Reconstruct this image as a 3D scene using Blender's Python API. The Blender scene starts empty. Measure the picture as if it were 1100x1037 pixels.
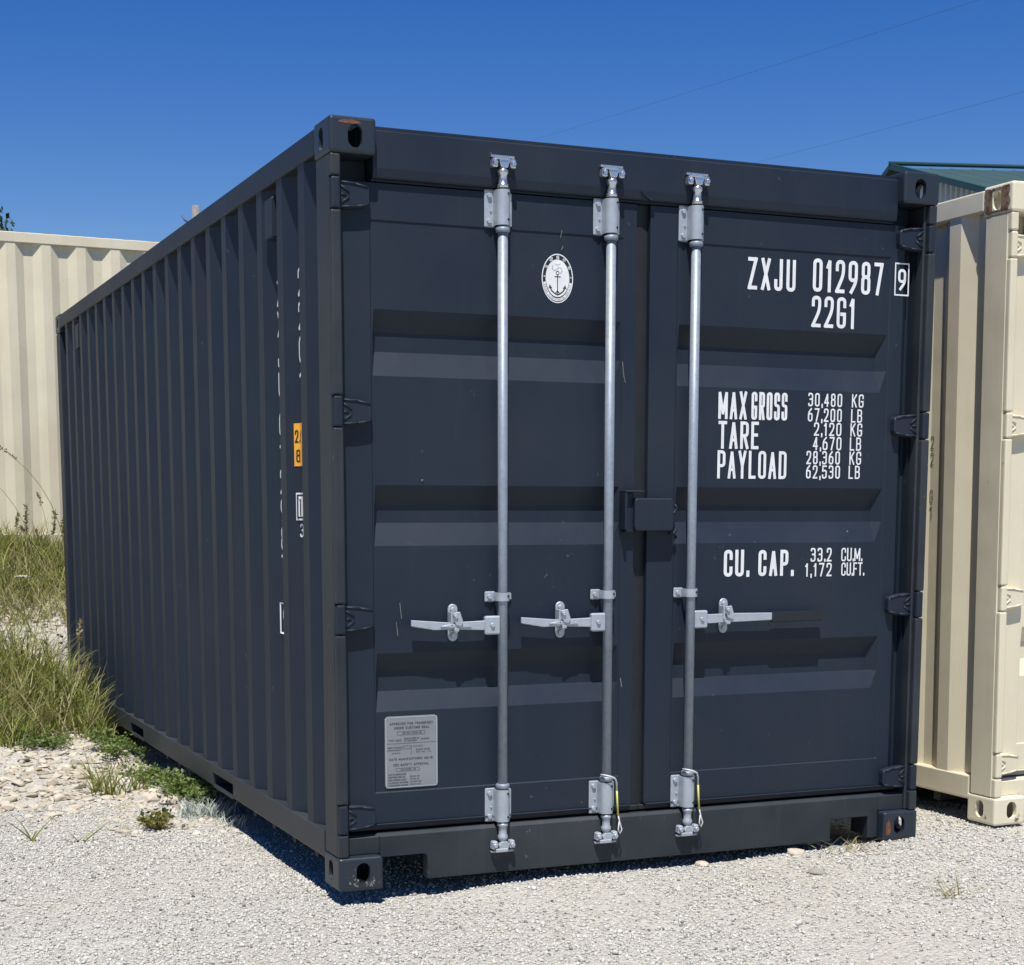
import bpy, bmesh, math, random
import numpy as np
from mathutils import Matrix, Vector

random.seed(7)
RNG = np.random.default_rng(11)
S = bpy.context.scene
COL = S.collection

# ------------------------------------------------------------------ camera
CAM = Vector((-1.6807, -5.3349, 1.3057))
YAW, PITCH = 0.4037, -0.1378
fw = Vector((math.sin(YAW) * math.cos(PITCH), math.cos(YAW) * math.cos(PITCH), math.sin(PITCH)))
rt = Vector((math.cos(YAW), -math.sin(YAW), 0))
up = rt.cross(fw)
cam = bpy.data.cameras.new("camera")
cam.sensor_fit = 'HORIZONTAL'
cam.sensor_width = 36
cam.lens = 1764.19 / 1100 * 36
cam.shift_x = (550 - 535.26) / 1100
cam.shift_y = (795.65 - 518.5) / 1100
cam.clip_start = 0.05
cam.clip_end = 3000
camo = bpy.data.objects.new("camera", cam)
m = Matrix((rt, up, -fw)).transposed().to_4x4()
m.translation = CAM
camo.matrix_world = m
COL.objects.link(camo)
S.camera = camo

# ------------------------------------------------------------------ world, sun, exposure
SUN = Vector((-0.20, -0.42, 1.0)).normalized()          # towards the sun
EL = math.asin(SUN.z)
AZ = math.atan2(SUN.x, SUN.y)
W = bpy.data.worlds.new("World")
S.world = W
W.use_nodes = True
wn = W.node_tree
bg = wn.nodes["Background"]
sky = wn.nodes.new("ShaderNodeTexSky")
sky.sky_type = 'NISHITA'
sky.sun_disc = False
sky.sun_elevation = EL
sky.sun_rotation = AZ
sky.altitude = 300
sky.air_density = 1.0
sky.dust_density = 0.0
sky.ozone_density = 1.0
hs = wn.nodes.new("ShaderNodeHueSaturation")     # the deep midsummer blue of the photograph, for the whole sky alike
hs.inputs["Hue"].default_value = 0.521
hs.inputs["Saturation"].default_value = 1.52
wn.links.new(sky.outputs[0], hs.inputs["Color"])
wn.links.new(hs.outputs[0], bg.inputs[0])
bg.inputs[1].default_value = 0.079
sl = bpy.data.lights.new("sun", 'SUN')
sl.energy = 4.9
sl.angle = math.radians(0.53)
sl.color = (1.0, 0.96, 0.89)
so = bpy.data.objects.new("sun", sl)
so.rotation_euler = SUN.to_track_quat('Z', 'Y').to_euler()
so.location = (-4, -12, 20)
COL.objects.link(so)
S.view_settings.view_transform = 'Standard'
S.view_settings.look = 'None'
S.view_settings.exposure = 0.38
S.view_settings.gamma = 1.0
S.view_settings.use_curve_mapping = False
S.render.engine = 'CYCLES'
S.cycles.max_bounces = 6
S.cycles.diffuse_bounces = 4


def px(u, v, D):
    """point at depth-along-view D seen at photo pixel u, v (used once, for far things whose distance is estimated)"""
    d = rt * ((u - 535.26) / 1764.19) - up * ((v - 795.65) / 1764.19) + fw
    return CAM + d * D


# ------------------------------------------------------------------ helpers: materials
def mat(name):
    mt = bpy.data.materials.new(name)
    mt.use_nodes = True
    nt = mt.node_tree
    return mt, nt, nt.nodes["Principled BSDF"]


def nd(nt, typ, **kw):
    n = nt.nodes.new(typ)
    for k, v in kw.items():
        if k.startswith("i_"):
            n.inputs[k[2:].replace("_", " ")].default_value = v
        else:
            setattr(n, k, v)
    return n


def noise(nt, scale, detail=4, rough=0.55, co=None, dist=0.0):
    n = nd(nt, "ShaderNodeTexNoise")
    n.inputs["Scale"].default_value = scale
    n.inputs["Detail"].default_value = detail
    n.inputs["Roughness"].default_value = rough
    n.inputs["Distortion"].default_value = dist
    if co is not None:
        nt.links.new(co, n.inputs["Vector"])
    return n


def ramp(nt, fac, stops):
    r = nd(nt, "ShaderNodeValToRGB")
    el = r.color_ramp.elements
    while len(el) > 1:
        el.remove(el[0])
    el[0].position, el[0].color = stops[0][0], (*stops[0][1], 1)
    for p, c in stops[1:]:
        e = el.new(p)
        e.color = (*c, 1)
    nt.links.new(fac, r.inputs[0])
    return r.outputs[0]


def g3(v):
    return (v, v, v)


def mix(nt, fac, a, b):
    n = nd(nt, "ShaderNodeMix", data_type='RGBA')
    for sock, val in ((n.inputs[0], fac), (n.inputs[6], a), (n.inputs[7], b)):
        if isinstance(val, (int, float)):
            sock.default_value = val
        elif isinstance(val, tuple):
            sock.default_value = (*val, 1)
        else:
            nt.links.new(val, sock)
    return n.outputs[2]


def math_n(nt, op, a, b=0.0, clamp=False):
    n = nd(nt, "ShaderNodeMath", operation=op, use_clamp=clamp)
    for s, v in ((n.inputs[0], a), (n.inputs[1], b)):
        if isinstance(v, (int, float)):
            s.default_value = v
        else:
            nt.links.new(v, s)
    return n.outputs[0]


def bump(nt, b, height, strength, dist=0.01):
    n = nd(nt, "ShaderNodeBump")
    n.inputs["Strength"].default_value = strength
    n.inputs["Distance"].default_value = dist
    nt.links.new(height, n.inputs["Height"])
    nt.links.new(n.outputs[0], b.inputs["Normal"])


def coords(nt):
    return nd(nt, "ShaderNodeTexCoord").outputs["Object"]


def paint(name, base, dusty, rough=0.38, chips=(0.25, 0.12, 0.06), dust_amt=0.35, wave=0.06):
    mt, nt, b = mat(name)
    co = coords(nt)
    n1 = noise(nt, 1.7, 5, 0.6, co)
    f1 = ramp(nt, n1.outputs[0], [(0.35, g3(0)), (0.75, g3(dust_amt))])
    c = mix(nt, f1, base, dusty)
    mp = nd(nt, "ShaderNodeMapping")
    mp.inputs["Scale"].default_value = (14, 14, 0.9)
    nt.links.new(co, mp.inputs[0])
    n2 = noise(nt, 1.6, 4, 0.6, mp.outputs[0])
    f2 = ramp(nt, n2.outputs[0], [(0.55, g3(0)), (0.85, g3(dust_amt * 0.7))])
    c = mix(nt, f2, c, dusty)
    n3 = noise(nt, 34, 3, 0.7, co)
    n3b = noise(nt, 2.4, 2, 0.5, co)
    s = math_n(nt, 'ADD', n3.outputs[0], math_n(nt, 'MULTIPLY', n3b.outputs[0], 0.25))
    f3 = ramp(nt, s, [(0.84, g3(0)), (0.865, g3(0.5))])
    c = mix(nt, f3, c, chips)
    nt.links.new(c, b.inputs["Base Color"])
    r = ramp(nt, n1.outputs[0], [(0.3, g3(rough)), (0.8, g3(rough + 0.14))])
    nt.links.new(r, b.inputs["Roughness"])
    nb = noise(nt, 4.0, 2, 0.4, co)
    nf = noise(nt, 260, 2, 0.5, co)
    h = math_n(nt, 'ADD', math_n(nt, 'MULTIPLY', nb.outputs[0], 1.0), math_n(nt, 'MULTIPLY', nf.outputs[0], 0.004))
    bump(nt, b, h, wave * 2, 0.03)
    return mt


def rusty(name, base, rust, amount, scale=9.0, rough=0.5):
    """paint worn through to rust; amount = noise threshold, lower is rustier"""
    mt, nt, b = mat(name)
    co = coords(nt)
    n1 = noise(nt, scale, 6, 0.65, co)
    f = ramp(nt, n1.outputs[0], [(amount, g3(0)), (amount + 0.06, g3(1))])
    n2 = noise(nt, scale * 6, 4, 0.6, co)
    rc = mix(nt, n2.outputs[0], rust, tuple(v * 0.45 for v in rust))
    nt.links.new(mix(nt, f, base, rc), b.inputs["Base Color"])
    b.inputs["Roughness"].default_value = rough
    bump(nt, b, n2.outputs[0], 0.15, 0.004)
    return mt


def galv(name, base=(0.50, 0.53, 0.56), metal=0.55, rough=0.42):
    mt, nt, b = mat(name)
    co = coords(nt)
    v = nd(nt, "ShaderNodeTexVoronoi")
    v.inputs["Scale"].default_value = 70
    nt.links.new(co, v.inputs["Vector"])
    n = noise(nt, 18, 4, 0.6, co)
    f = math_n(nt, 'MULTIPLY', n.outputs[0], v.outputs["Color"])
    c = ramp(nt, n.outputs[0], [(0.3, tuple(x * 0.84 for x in base)), (0.7, base)])
    c = mix(nt, math_n(nt, 'MULTIPLY', v.outputs["Distance"], 0.12), c, (0.72, 0.74, 0.76))
    nt.links.new(c, b.inputs["Base Color"])
    b.inputs["Metallic"].default_value = metal
    b.inputs["Roughness"].default_value = rough
    bump(nt, b, n.outputs[0], 0.12, 0.004)
    return mt


def plain(name, col, rough=0.6, var=0.15, scale=12.0, metal=0.0, bmp=0.05):
    mt, nt, b = mat(name)
    co = coords(nt)
    n = noise(nt, scale, 5, 0.6, co)
    c = ramp(nt, n.outputs[0], [(0.3, tuple(x * (1 - var) for x in col)), (0.7, tuple(min(1, x * (1 + var)) for x in col))])
    nt.links.new(c, b.inputs["Base Color"])
    b.inputs["Roughness"].default_value = rough
    b.inputs["Metallic"].default_value = metal
    bump(nt, b, n.outputs[0], bmp, 0.01)
    return mt


def leafy(name, stops, rough=0.55, transl=0.25):
    mt, nt, b = mat(name)
    g = nd(nt, "ShaderNodeNewGeometry")
    c = ramp(nt, g.outputs["Random Per Island"], stops)
    nt.links.new(c, b.inputs["Base Color"])
    b.inputs["Roughness"].default_value = rough
    tr = nd(nt, "ShaderNodeBsdfTranslucent")
    nt.links.new(c, tr.inputs[0])
    ms = nd(nt, "ShaderNodeMixShader")
    ms.inputs[0].default_value = transl
    nt.links.new(b.outputs[0], ms.inputs[1])
    nt.links.new(tr.outputs[0], ms.inputs[2])
    nt.links.new(ms.outputs[0], nt.nodes["Material Output"].inputs[0])
    return mt


# ------------------------------------------------------------------ helpers: geometry
class MB:
    """collects shapes (with a material index each) and links them as one mesh object"""

    def __init__(s):
        s.v, s.f, s.mi, s.sm = [], [], [], []

    def add(s, vs, fs, mi=0, smooth=False):
        o = len(s.v)
        s.v += [tuple(p) for p in vs]
        for f in fs:
            s.f.append(tuple(i + o for i in f))
            s.mi.append(mi)
            s.sm.append(smooth)
        return s

    def bm(s, bm, mi=0, smooth=False):
        bm.verts.index_update()
        s.add([v.co[:] for v in bm.verts], [[v.index for v in f.verts] for f in bm.faces], mi, smooth)
        bm.free()
        return s

    def box(s, x0, x1, y0, y1, z0, z1, bev=0.0, mi=0, seg=1):
        bm = bmesh.new()
        bmesh.ops.create_cube(bm, size=1)
        for v in bm.verts:
            v.co = ((x0 + x1) / 2 + v.co.x * (x1 - x0), (y0 + y1) / 2 + v.co.y * (y1 - y0), (z0 + z1) / 2 + v.co.z * (z1 - z0))
        if bev > 0:
            bmesh.ops.bevel(bm, geom=bm.edges[:], offset=bev, segments=seg, affect='EDGES', profile=0.5)
        return s.bm(bm, mi)

    def cyl(s, p0, p1, r0, r1=None, n=16, mi=0, cap=True):
        r1 = r0 if r1 is None else r1
        return s.tube([p0, p1], [r0, r1], n, mi, cap)

    def tube(s, pts, rad, n=8, mi=0, cap=True):
        pts = [Vector(p) for p in pts]
        if isinstance(rad, (int, float)):
            rad = [rad] * len(pts)
        vs, fs = [], []
        ref = None
        for i, p in enumerate(pts):
            t = (pts[min(i + 1, len(pts) - 1)] - pts[max(i - 1, 0)])
            t = t.normalized() if t.length > 1e-9 else Vector((0, 0, 1))
            if ref is None:
                ref = Vector((0, 0, 1)) if abs(t.z) < 0.9 else Vector((1, 0, 0))
            a = (ref - t * ref.dot(t)).normalized()
            ref = a
            b = t.cross(a)
            for k in range(n):
                th = 2 * math.pi * k / n
                vs.append(p + (a * math.cos(th) + b * math.sin(th)) * rad[i])
        for i in range(len(pts) - 1):
            for k in range(n):
                k2 = (k + 1) % n
                fs.append((i * n + k, i * n + k2, (i + 1) * n + k2, (i + 1) * n + k))
        s.add(vs, fs, mi, True)
        if cap:
            o = len(s.v) - len(vs)
            for ring, rev in ((0, True), (len(pts) - 1, False)):
                idx = [o + ring * n + k for k in range(n)]
                s.f.append(tuple(reversed(idx)) if rev else tuple(idx))
                s.mi.append(mi)
                s.sm.append(False)
        return s

    def lathe(s, x, y, prof, n=18, mi=0):
        """prof: list of (z, r) about the vertical through x, y"""
        return s.tube([(x, y, z + 1e-6 * i) for i, (z, r) in enumerate(prof)], [r for z, r in prof], n, mi)

    def prism(s, poly, axis, a, b, mi=0, bev=0.0):
        """poly: 2-D outline; axis 'y': (x, z) extruded a..b in y; 'x': (y, z); 'z': (x, y)"""
        def P(p, t):
            return {'y': (p[0], t, p[1]), 'x': (t, p[0], p[1]), 'z': (p[0], p[1], t)}[axis]
        bm = bmesh.new()
        A = [bm.verts.new(P(p, a)) for p in poly]
        B = [bm.verts.new(P(p, b)) for p in poly]
        bm.faces.new(A)
        bm.faces.new(B)
        n = len(poly)
        for i in range(n):
            bm.faces.new((A[i], A[(i + 1) % n], B[(i + 1) % n], B[i]))
        bmesh.ops.recalc_face_normals(bm, faces=bm.faces[:])
        if bev > 0:
            bmesh.ops.bevel(bm, geom=bm.edges[:], offset=bev, segments=1, affect='EDGES')
        return s.bm(bm, mi)

    def xf(s, fn):
        s.v = [tuple(fn(Vector(p))) for p in s.v]
        return s

    def mirror_x(s, cx):
        s.v = [(2 * cx - p[0], p[1], p[2]) for p in s.v]
        s.f = [tuple(reversed(f)) for f in s.f]
        return s

    def join(s, o):
        k = len(s.v)
        s.v += o.v
        s.f += [tuple(i + k for i in f) for f in o.f]
        s.mi += o.mi
        s.sm += o.sm
        return s

    def build(s, name, mats, parent=None, loc=None):
        me = bpy.data.meshes.new(name)
        me.from_pydata(s.v, [], s.f)
        me.validate()
        if not isinstance(mats, (list, tuple)):
            mats = [mats]
        for q in mats:
            me.materials.append(q)
        if len(me.polygons) == len(s.mi):
            me.polygons.foreach_set("material_index", s.mi)
            me.polygons.foreach_set("use_smooth", s.sm)
        me.update()
        o = bpy.data.objects.new(name, me)
        COL.objects.link(o)
        if parent:
            o.parent = parent
        if loc:
            o.location = loc
        return o


def np_mesh(name, V, F, mats, mi=None, parent=None):
    """big mesh from arrays; F is (n, k) with one k"""
    me = bpy.data.meshes.new(name)
    V = np.asarray(V, np.float32)
    F = np.asarray(F, np.int32)
    n, k = F.shape
    me.vertices.add(len(V))
    me.vertices.foreach_set("co", V.ravel())
    me.loops.add(n * k)
    me.loops.foreach_set("vertex_index", F.ravel())
    me.polygons.add(n)
    me.polygons.foreach_set("loop_start", np.arange(0, n * k, k, dtype=np.int32))
    try:
        me.polygons.foreach_set("loop_total", np.full(n, k, np.int32))
    except Exception:
        pass
    for q in (mats if isinstance(mats, (list, tuple)) else [mats]):
        me.materials.append(q)
    if mi is not None:
        me.polygons.foreach_set("material_index", np.asarray(mi, np.int32))
    me.update(calc_edges=True)
    me.validate()
    o = bpy.data.objects.new(name, me)
    COL.objects.link(o)
    if parent:
        o.parent = parent
    return o


def tag(o, label=None, cat=None, group=None, kind=None):
    for k, v in (("label", label), ("category", cat), ("group", group), ("kind", kind)):
        if v:
            o[k] = v
    return o


def thing(name, label, cat, loc=(0, 0, 0), group=None):
    o = bpy.data.objects.new(name, None)
    o.empty_display_size = 0.2
    o.location = loc
    COL.objects.link(o)
    return tag(o, label, cat, group)


# ------------------------------------------------------------------ stroke lettering
GL = {
    '0': (1, [([(0, 0), (1, 0), (1, 1), (0, 1)], 1)]), 'O': (1, [([(0, 0), (1, 0), (1, 1), (0, 1)], 1)]),
    '1': (.62, [([(.05, .80, 0), (.70, 1, 0), (.70, 0, 0)], 0)]),
    '2': (1, [([(0, .74, 0), (0, 1), (1, 1), (1, .56), (0, 0, 0), (1, 0, 0)], 0)]),
    '3': (1, [([(0, .86, 0), (0, 1), (1, 1), (1, .53), (.35, .53, 0)], 0), ([(.35, .53, 0), (1, .53), (1, 0), (0, 0), (0, .14, 0)], 0)]),
    '4': (1, [([(.75, 0, 0), (.75, 1, 0), (0, .26, 0), (1, .26, 0)], 0)]),
    '5': (1, [([(.95, 1, 0), (.05, 1, 0), (.02, .58, 0), (.3, .62, .2), (1, .62), (1, 0), (0, 0), (0, .22, 0)], 0)]),
    '6': (1, [([(0, .6), (1, .6), (1, 0), (0, 0)], 1), ([(0, .3, 0), (0, .7), (.75, 1, 0)], 0)]),
    '7': (1, [([(0, 1, 0), (1, 1, 0), (.35, 0, 0)], 0)]),
    '8': (1, [([(.04, .54), (.96, .54), (.96, 1), (.04, 1)], 1), ([(0, 0), (1, 0), (1, .54), (0, .54)], 1)]),
    '9': (1, [([(0, .4), (1, .4), (1, 1), (0, 1)], 1), ([(1, .7, 0), (1, .35), (.25, 0, 0)], 0)]),
    'A': (1, [([(0, 0, 0), (.5, 1, 0), (1, 0, 0)], 0), ([(.17, .3, 0), (.83, .3, 0)], 0)]),
    'B': (1, [([(0, 0, 0), (0, 1, 0), (.95, 1), (.95, .53), (0, .53, 0)], 0), ([(0, .53, 0), (1, .53), (1, 0), (0, 0, 0)], 0)]),
    'C': (1, [([(1, .72, 0), (1, 1), (0, 1), (0, 0), (1, 0), (1, .28, 0)], 0)]),
    'D': (1, [([(0, 0, 0), (0, 1, 0), (1, 1), (1, 0)], 1)]),
    'E': (.9, [([(1, 1, 0), (0, 1, 0), (0, 0, 0), (1, 0, 0)], 0), ([(0, .52, 0), (.85, .52, 0)], 0)]),
    'F': (.9, [([(1, 1, 0), (0, 1, 0), (0, 0, 0)], 0), ([(0, .52, 0), (.85, .52, 0)], 0)]),
    'G': (1, [([(1, .74, 0), (1, 1), (0, 1), (0, 0), (1, 0), (1, .45, 0), (.55, .45, 0)], 0)]),
    'H': (1, [([(0, 0, 0), (0, 1, 0)], 0), ([(1, 0, 0), (1, 1, 0)], 0), ([(0, .52, 0), (1, .52, 0)], 0)]),
    'I': (.12, [([(.5, 0, 0), (.5, 1, 0)], 0)]),
    'J': (.9, [([(1, 1, 0), (1, 0), (0, 0), (0, .28, 0)], 0)]),
    'K': (1, [([(0, 0, 0), (0, 1, 0)], 0), ([(1, 1, 0), (.02, .42, 0)], 0), ([(.32, .6, 0), (1, 0, 0)], 0)]),
    'L': (.9, [([(0, 1, 0), (0, 0, 0), (1, 0, 0)], 0)]),
    'M': (1.25, [([(0, 0, 0), (0, 1, 0), (.5, .15, 0), (1, 1, 0), (1, 0, 0)], 0)]),
    'N': (1, [([(0, 0, 0), (0, 1, 0), (1, 0, 0), (1, 1, 0)], 0)]),
    'P': (1, [([(0, 0, 0), (0, 1, 0), (1, 1), (1, .45), (0, .45, 0)], 0)]),
    'Q': (1, [([(0, 0), (1, 0), (1, 1), (0, 1)], 1), ([(.6, .25, 0), (1, -.05, 0)], 0)]),
    'R': (1, [([(0, 0, 0), (0, 1, 0), (1, 1), (1, .48), (0, .48, 0)], 0), ([(.5, .48, 0), (1, 0, 0)], 0)]),
    'S': (1, [([(1, .76, 0), (1, 1), (0, 1), (0, .53), (1, .53), (1, 0), (0, 0), (0, .24, 0)], 0)]),
    'T': (1, [([(0, 1, 0), (1, 1, 0)], 0), ([(.5, 1, 0), (.5, 0, 0)], 0)]),
    'U': (1, [([(0, 1, 0), (0, 0), (1, 0), (1, 1, 0)], 0)]),
    'V': (1, [([(0, 1, 0), (.5, 0, 0), (1, 1, 0)], 0)]),
    'W': (1.3, [([(0, 1, 0), (.25, 0, 0), (.5, .9, 0), (.75, 0, 0), (1, 1, 0)], 0)]),
    'X': (1, [([(0, 0, 0), (1, 1, 0)], 0), ([(0, 1, 0), (1, 0, 0)], 0)]),
    'Y': (1, [([(0, 1, 0), (.5, .45, 0), (1, 1, 0)], 0), ([(.5, .45, 0), (.5, 0, 0)], 0)]),
    'Z': (1, [([(0, 1, 0), (1, 1, 0), (0, 0, 0), (1, 0, 0)], 0)]),
    '.': (.12, [([(.5, -.02, 0), (.5, .1, 0)], 0)]), ',': (.15, [([(.6, .1, 0), (.2, -.12, 0)], 0)]),
    '-': (.5, [([(0, .5, 0), (1, .5, 0)], 0)]), '/': (.6, [([(0, 0, 0), (1, 1, 0)], 0)]), ' ': (.55, []),
    ':': (.12, [([(.5, .2, 0), (.5, .32, 0)], 0), ([(.5, .68, 0), (.5, .8, 0)], 0)]),
    '&': (1, [([(1, 0, 0), (.1, .75), (.3, 1), (.7, .8), (0, .3), (.2, 0), (.6, 0), (1, .4, 0)], 0)]),
    'i': (.2, [([(.5, 0, 0), (.5, .68, 0)], 0), ([(.5, .86, 0), (.5, 1, 0)], 0)]),
}


def rounded(pts, closed, r):
    """pts: (x, z, radius) -> polyline with the corners rounded"""
    n = len(pts)
    out = []
    for i, (x, z, q) in enumerate(pts):
        P = Vector((x, z))
        if q <= 1e-6 or (not closed and i in (0, n - 1)):
            out.append(P)
            continue
        A = Vector(pts[i - 1][:2]) - P
        B = Vector(pts[(i + 1) % n][:2]) - P
        ra = min(q, A.length * 0.5)
        rb = min(q, B.length * 0.5)
        rr = min(ra, rb)
        a, b = P + A.normalized() * rr, P + B.normalized() * rr
        for k in range(6):
            t = k / 5
            out.append(a * (1 - t) ** 2 + P * 2 * t * (1 - t) + b * t * t)
    res = [out[0]]
    for p in out[1:]:
        if (p - res[-1]).length > 1e-6:
            res.append(p)
    if closed and (res[0] - res[-1]).length < 1e-6:
        res.pop()
    return res


def ribbon(pl, closed, w):
    """flat stroke of width w along a 2-D polyline -> verts (x, z), quads"""
    n = len(pl)
    vs, fs = [], []
    for i, p in enumerate(pl):
        a = pl[i - 1] if (i > 0 or closed) else None
        b = pl[(i + 1) % n] if (i < n - 1 or closed) else None
        d1 = (p - a).normalized() if a is not None else None
        d2 = (b - p).normalized() if b is not None else None
        if d1 is None:
            d1 = d2
        if d2 is None:
            d2 = d1
        n1, n2 = Vector((-d1.y, d1.x)), Vector((-d2.y, d2.x))
        mm = n1 + n2
        if mm.length < 0.25:
            mm = n1
        mm.normalize()
        k = min(1.0 / max(0.3, mm.dot(n1)), 1.9) * w / 2
        vs += [p + mm * k, p - mm * k]
    for i in range(n if closed else n - 1):
        j = (i + 1) % n
        fs.append((2 * i, 2 * i + 1, 2 * j + 1, 2 * j))
    return vs, fs


def pieces(pl, closed, w):
    """split a polyline at its sharp corners; free ends and sharp corners run on by half a stroke"""
    if closed:
        return [(pl, True)]
    cut = [0]
    for i in range(1, len(pl) - 1):
        if (pl[i] - pl[i - 1]).angle(pl[i + 1] - pl[i]) > math.radians(38):
            cut.append(i)
    cut.append(len(pl) - 1)
    out = []
    for a, b in zip(cut[:-1], cut[1:]):
        q = [p.copy() for p in pl[a:b + 1]]
        for e, o, i in ((0, 1, a), (-1, -2, b)):
            k = 1.0
            if 0 < i < len(pl) - 1:
                k = abs(math.sin((pl[i] - pl[i - 1]).angle(pl[i + 1] - pl[i])))
            q[e] = q[e] + (q[e] - q[o]).normalized() * w * .5 * k
        out.append((q, False))
    return out


def glyph(mb, ch, x0, z0, w, h, sw, put, mi=0):
    r = min(w, h * .6) * 0.5
    for k, (pts, closed) in enumerate(GL[ch][1]):
        P = []
        for p in pts:
            q = (p[2] if len(p) > 2 else 1) * r
            P.append((x0 + sw / 2 + p[0] * (w - sw), z0 + sw / 2 + p[1] * (h - sw), q))
        pl = rounded(P, closed, r)
        for j, (q, c) in enumerate(pieces(pl, closed, sw)):
            vs, fs = ribbon(q, c, sw)
            # later strokes of a glyph sit a hair prouder, so crossings never share a plane
            mb.add([put(v.x, v.y, (k * 3 + j) * 0.00004) for v in vs], fs, mi)


def text(mb, s, x0, x1, z0, z1, put, sw=0.13, gap=0.36, mi=0):
    sw = sw * (.80 if sw < .19 else .9)
    """stroke text filling x0..x1 by z0..z1 ; sw and gap relative to height / glyph width"""
    h = z1 - z0
    units = sum(GL[c][0] for c in s) + gap * (len(s) - 1)
    u = (x1 - x0) / units
    st = h * sw
    x = x0
    for c in s:
        w = max(GL[c][0] * u, st * 1.02)
        glyph(mb, c, x, z0, w, h, st, put, mi)
        x += GL[c][0] * u + gap * u


# ------------------------------------------------------------------ materials
M = {}
M['dark'] = paint("charcoal_paint", (0.0056, 0.0128, 0.0270), (0.024, 0.031, 0.041), 0.52, (0.09, 0.09, 0.09), 0.42)
M['dark'].node_tree.nodes["Principled BSDF"].inputs["Specular IOR Level"].default_value = 0.38
M['dark_dusty'] = paint("dusty_charcoal_paint", (0.0105, 0.0155, 0.0235), (0.045, 0.050, 0.055), 0.50, (0.14, 0.14, 0.14), 0.75)
M['dark_dusty'].node_tree.nodes["Principled BSDF"].inputs["Specular IOR Level"].default_value = 0.4
M['dark_cast'] = rusty("charcoal_casting", (0.014, 0.022, 0.033), (0.20, 0.075, 0.03), 0.70, 11, 0.45)
M['dark_black'] = plain("black_rubber", (0.007, 0.0095, 0.013), 0.6, 0.3)
M['beige'] = paint("beige_paint", (0.67, 0.615, 0.46), (0.45, 0.385, 0.265), 0.42, (0.26, 0.16, 0.09), 0.42)
M['beige_cast'] = rusty("beige_casting", (0.67, 0.615, 0.46), (0.26, 0.15, 0.08), 0.61, 14, 0.55)
M['beige_gasket'] = plain("grey_gasket", (0.22, 0.24, 0.25), 0.6, 0.2)
M['galv'] = galv("galvanised_steel", (0.24, 0.285, 0.345), 0.30, 0.50)
M['galv2'] = galv("galvanised_bracket", (0.40, 0.445, 0.50), 0.35, 0.45)
M['zinc'] = galv("bright_zinc", (0.66, 0.68, 0.70), 0.85, 0.25)
M['white'] = plain("white_vinyl", (0.70, 0.71, 0.72), 0.5, 0.08, 20, 0, 0.0)
M['black_vinyl'] = plain("black_vinyl", (0.015, 0.015, 0.017), 0.5, 0.1)
M['faded_vinyl'] = plain("faded_black_vinyl", (0.12, 0.11, 0.085), 0.6, 0.3, 40)
M['orange'] = plain("orange_sticker", (0.80, 0.36, 0.02), 0.45, 0.08)
M['plate'] = plain("aluminium_plate", (0.25, 0.265, 0.285), 0.45, 0.08, 6, 0.35)
M['plate_ink'] = plain("plate_ink", (0.04, 0.042, 0.05), 0.5, 0.1)
M['plate_edge'] = plain("plate_edge", (0.62, 0.64, 0.66), 0.35, 0.06, 8, 0.4)
M['grip'] = plain("black_plastic_grip", (0.008, 0.011, 0.016), 0.45, 0.2)
M['rustspot'] = rusty("rust_scar", (0.12, 0.05, 0.03), (0.26, 0.085, 0.03), 0.5, 40, 0.8)
M['scratch'] = plain("scratched_primer", (0.17, 0.17, 0.145), 0.7, 0.3, 60)
M['yellow'] = plain("yellow_cable_sleeve", (0.55, 0.55, 0.12), 0.45, 0.1)
M['seal_white'] = plain("white_cable_sleeve", (0.55, 0.57, 0.57), 0.45, 0.1)
M['under'] = plain("dark_underframe", (0.018, 0.019, 0.021), 0.75, 0.3)

# ------------------------------------------------------------------ ground
def lerp_pts(t, pts):
    xs = [p[0] for p in pts]
    ys = [p[1] for p in pts]
    return np.interp(t, xs, ys)


def sstep(a, b, t):
    t = np.clip((t - a) / (b - a), 0, 1)
    return t * t * (3 - 2 * t)


class VNoise:
    def __init__(s, seed, n=64):
        s.g = np.random.default_rng(seed).random((n, n))
        s.n = n

    def __call__(s, x, y):
        x0 = np.floor(x).astype(int)
        y0 = np.floor(y).astype(int)
        fx, fy = x - x0, y - y0
        fx = fx * fx * (3 - 2 * fx)
        fy = fy * fy * (3 - 2 * fy)
        n = s.n
        a = s.g[x0 % n, y0 % n]
        b = s.g[(x0 + 1) % n, y0 % n]
        c = s.g[x0 % n, (y0 + 1) % n]
        d = s.g[(x0 + 1) % n, (y0 + 1) % n]
        return (a * (1 - fx) + b * fx) * (1 - fy) + (c * (1 - fx) + d * fx) * fy - 0.5


VN = VNoise(3)
VN2 = VNoise(5)


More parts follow.
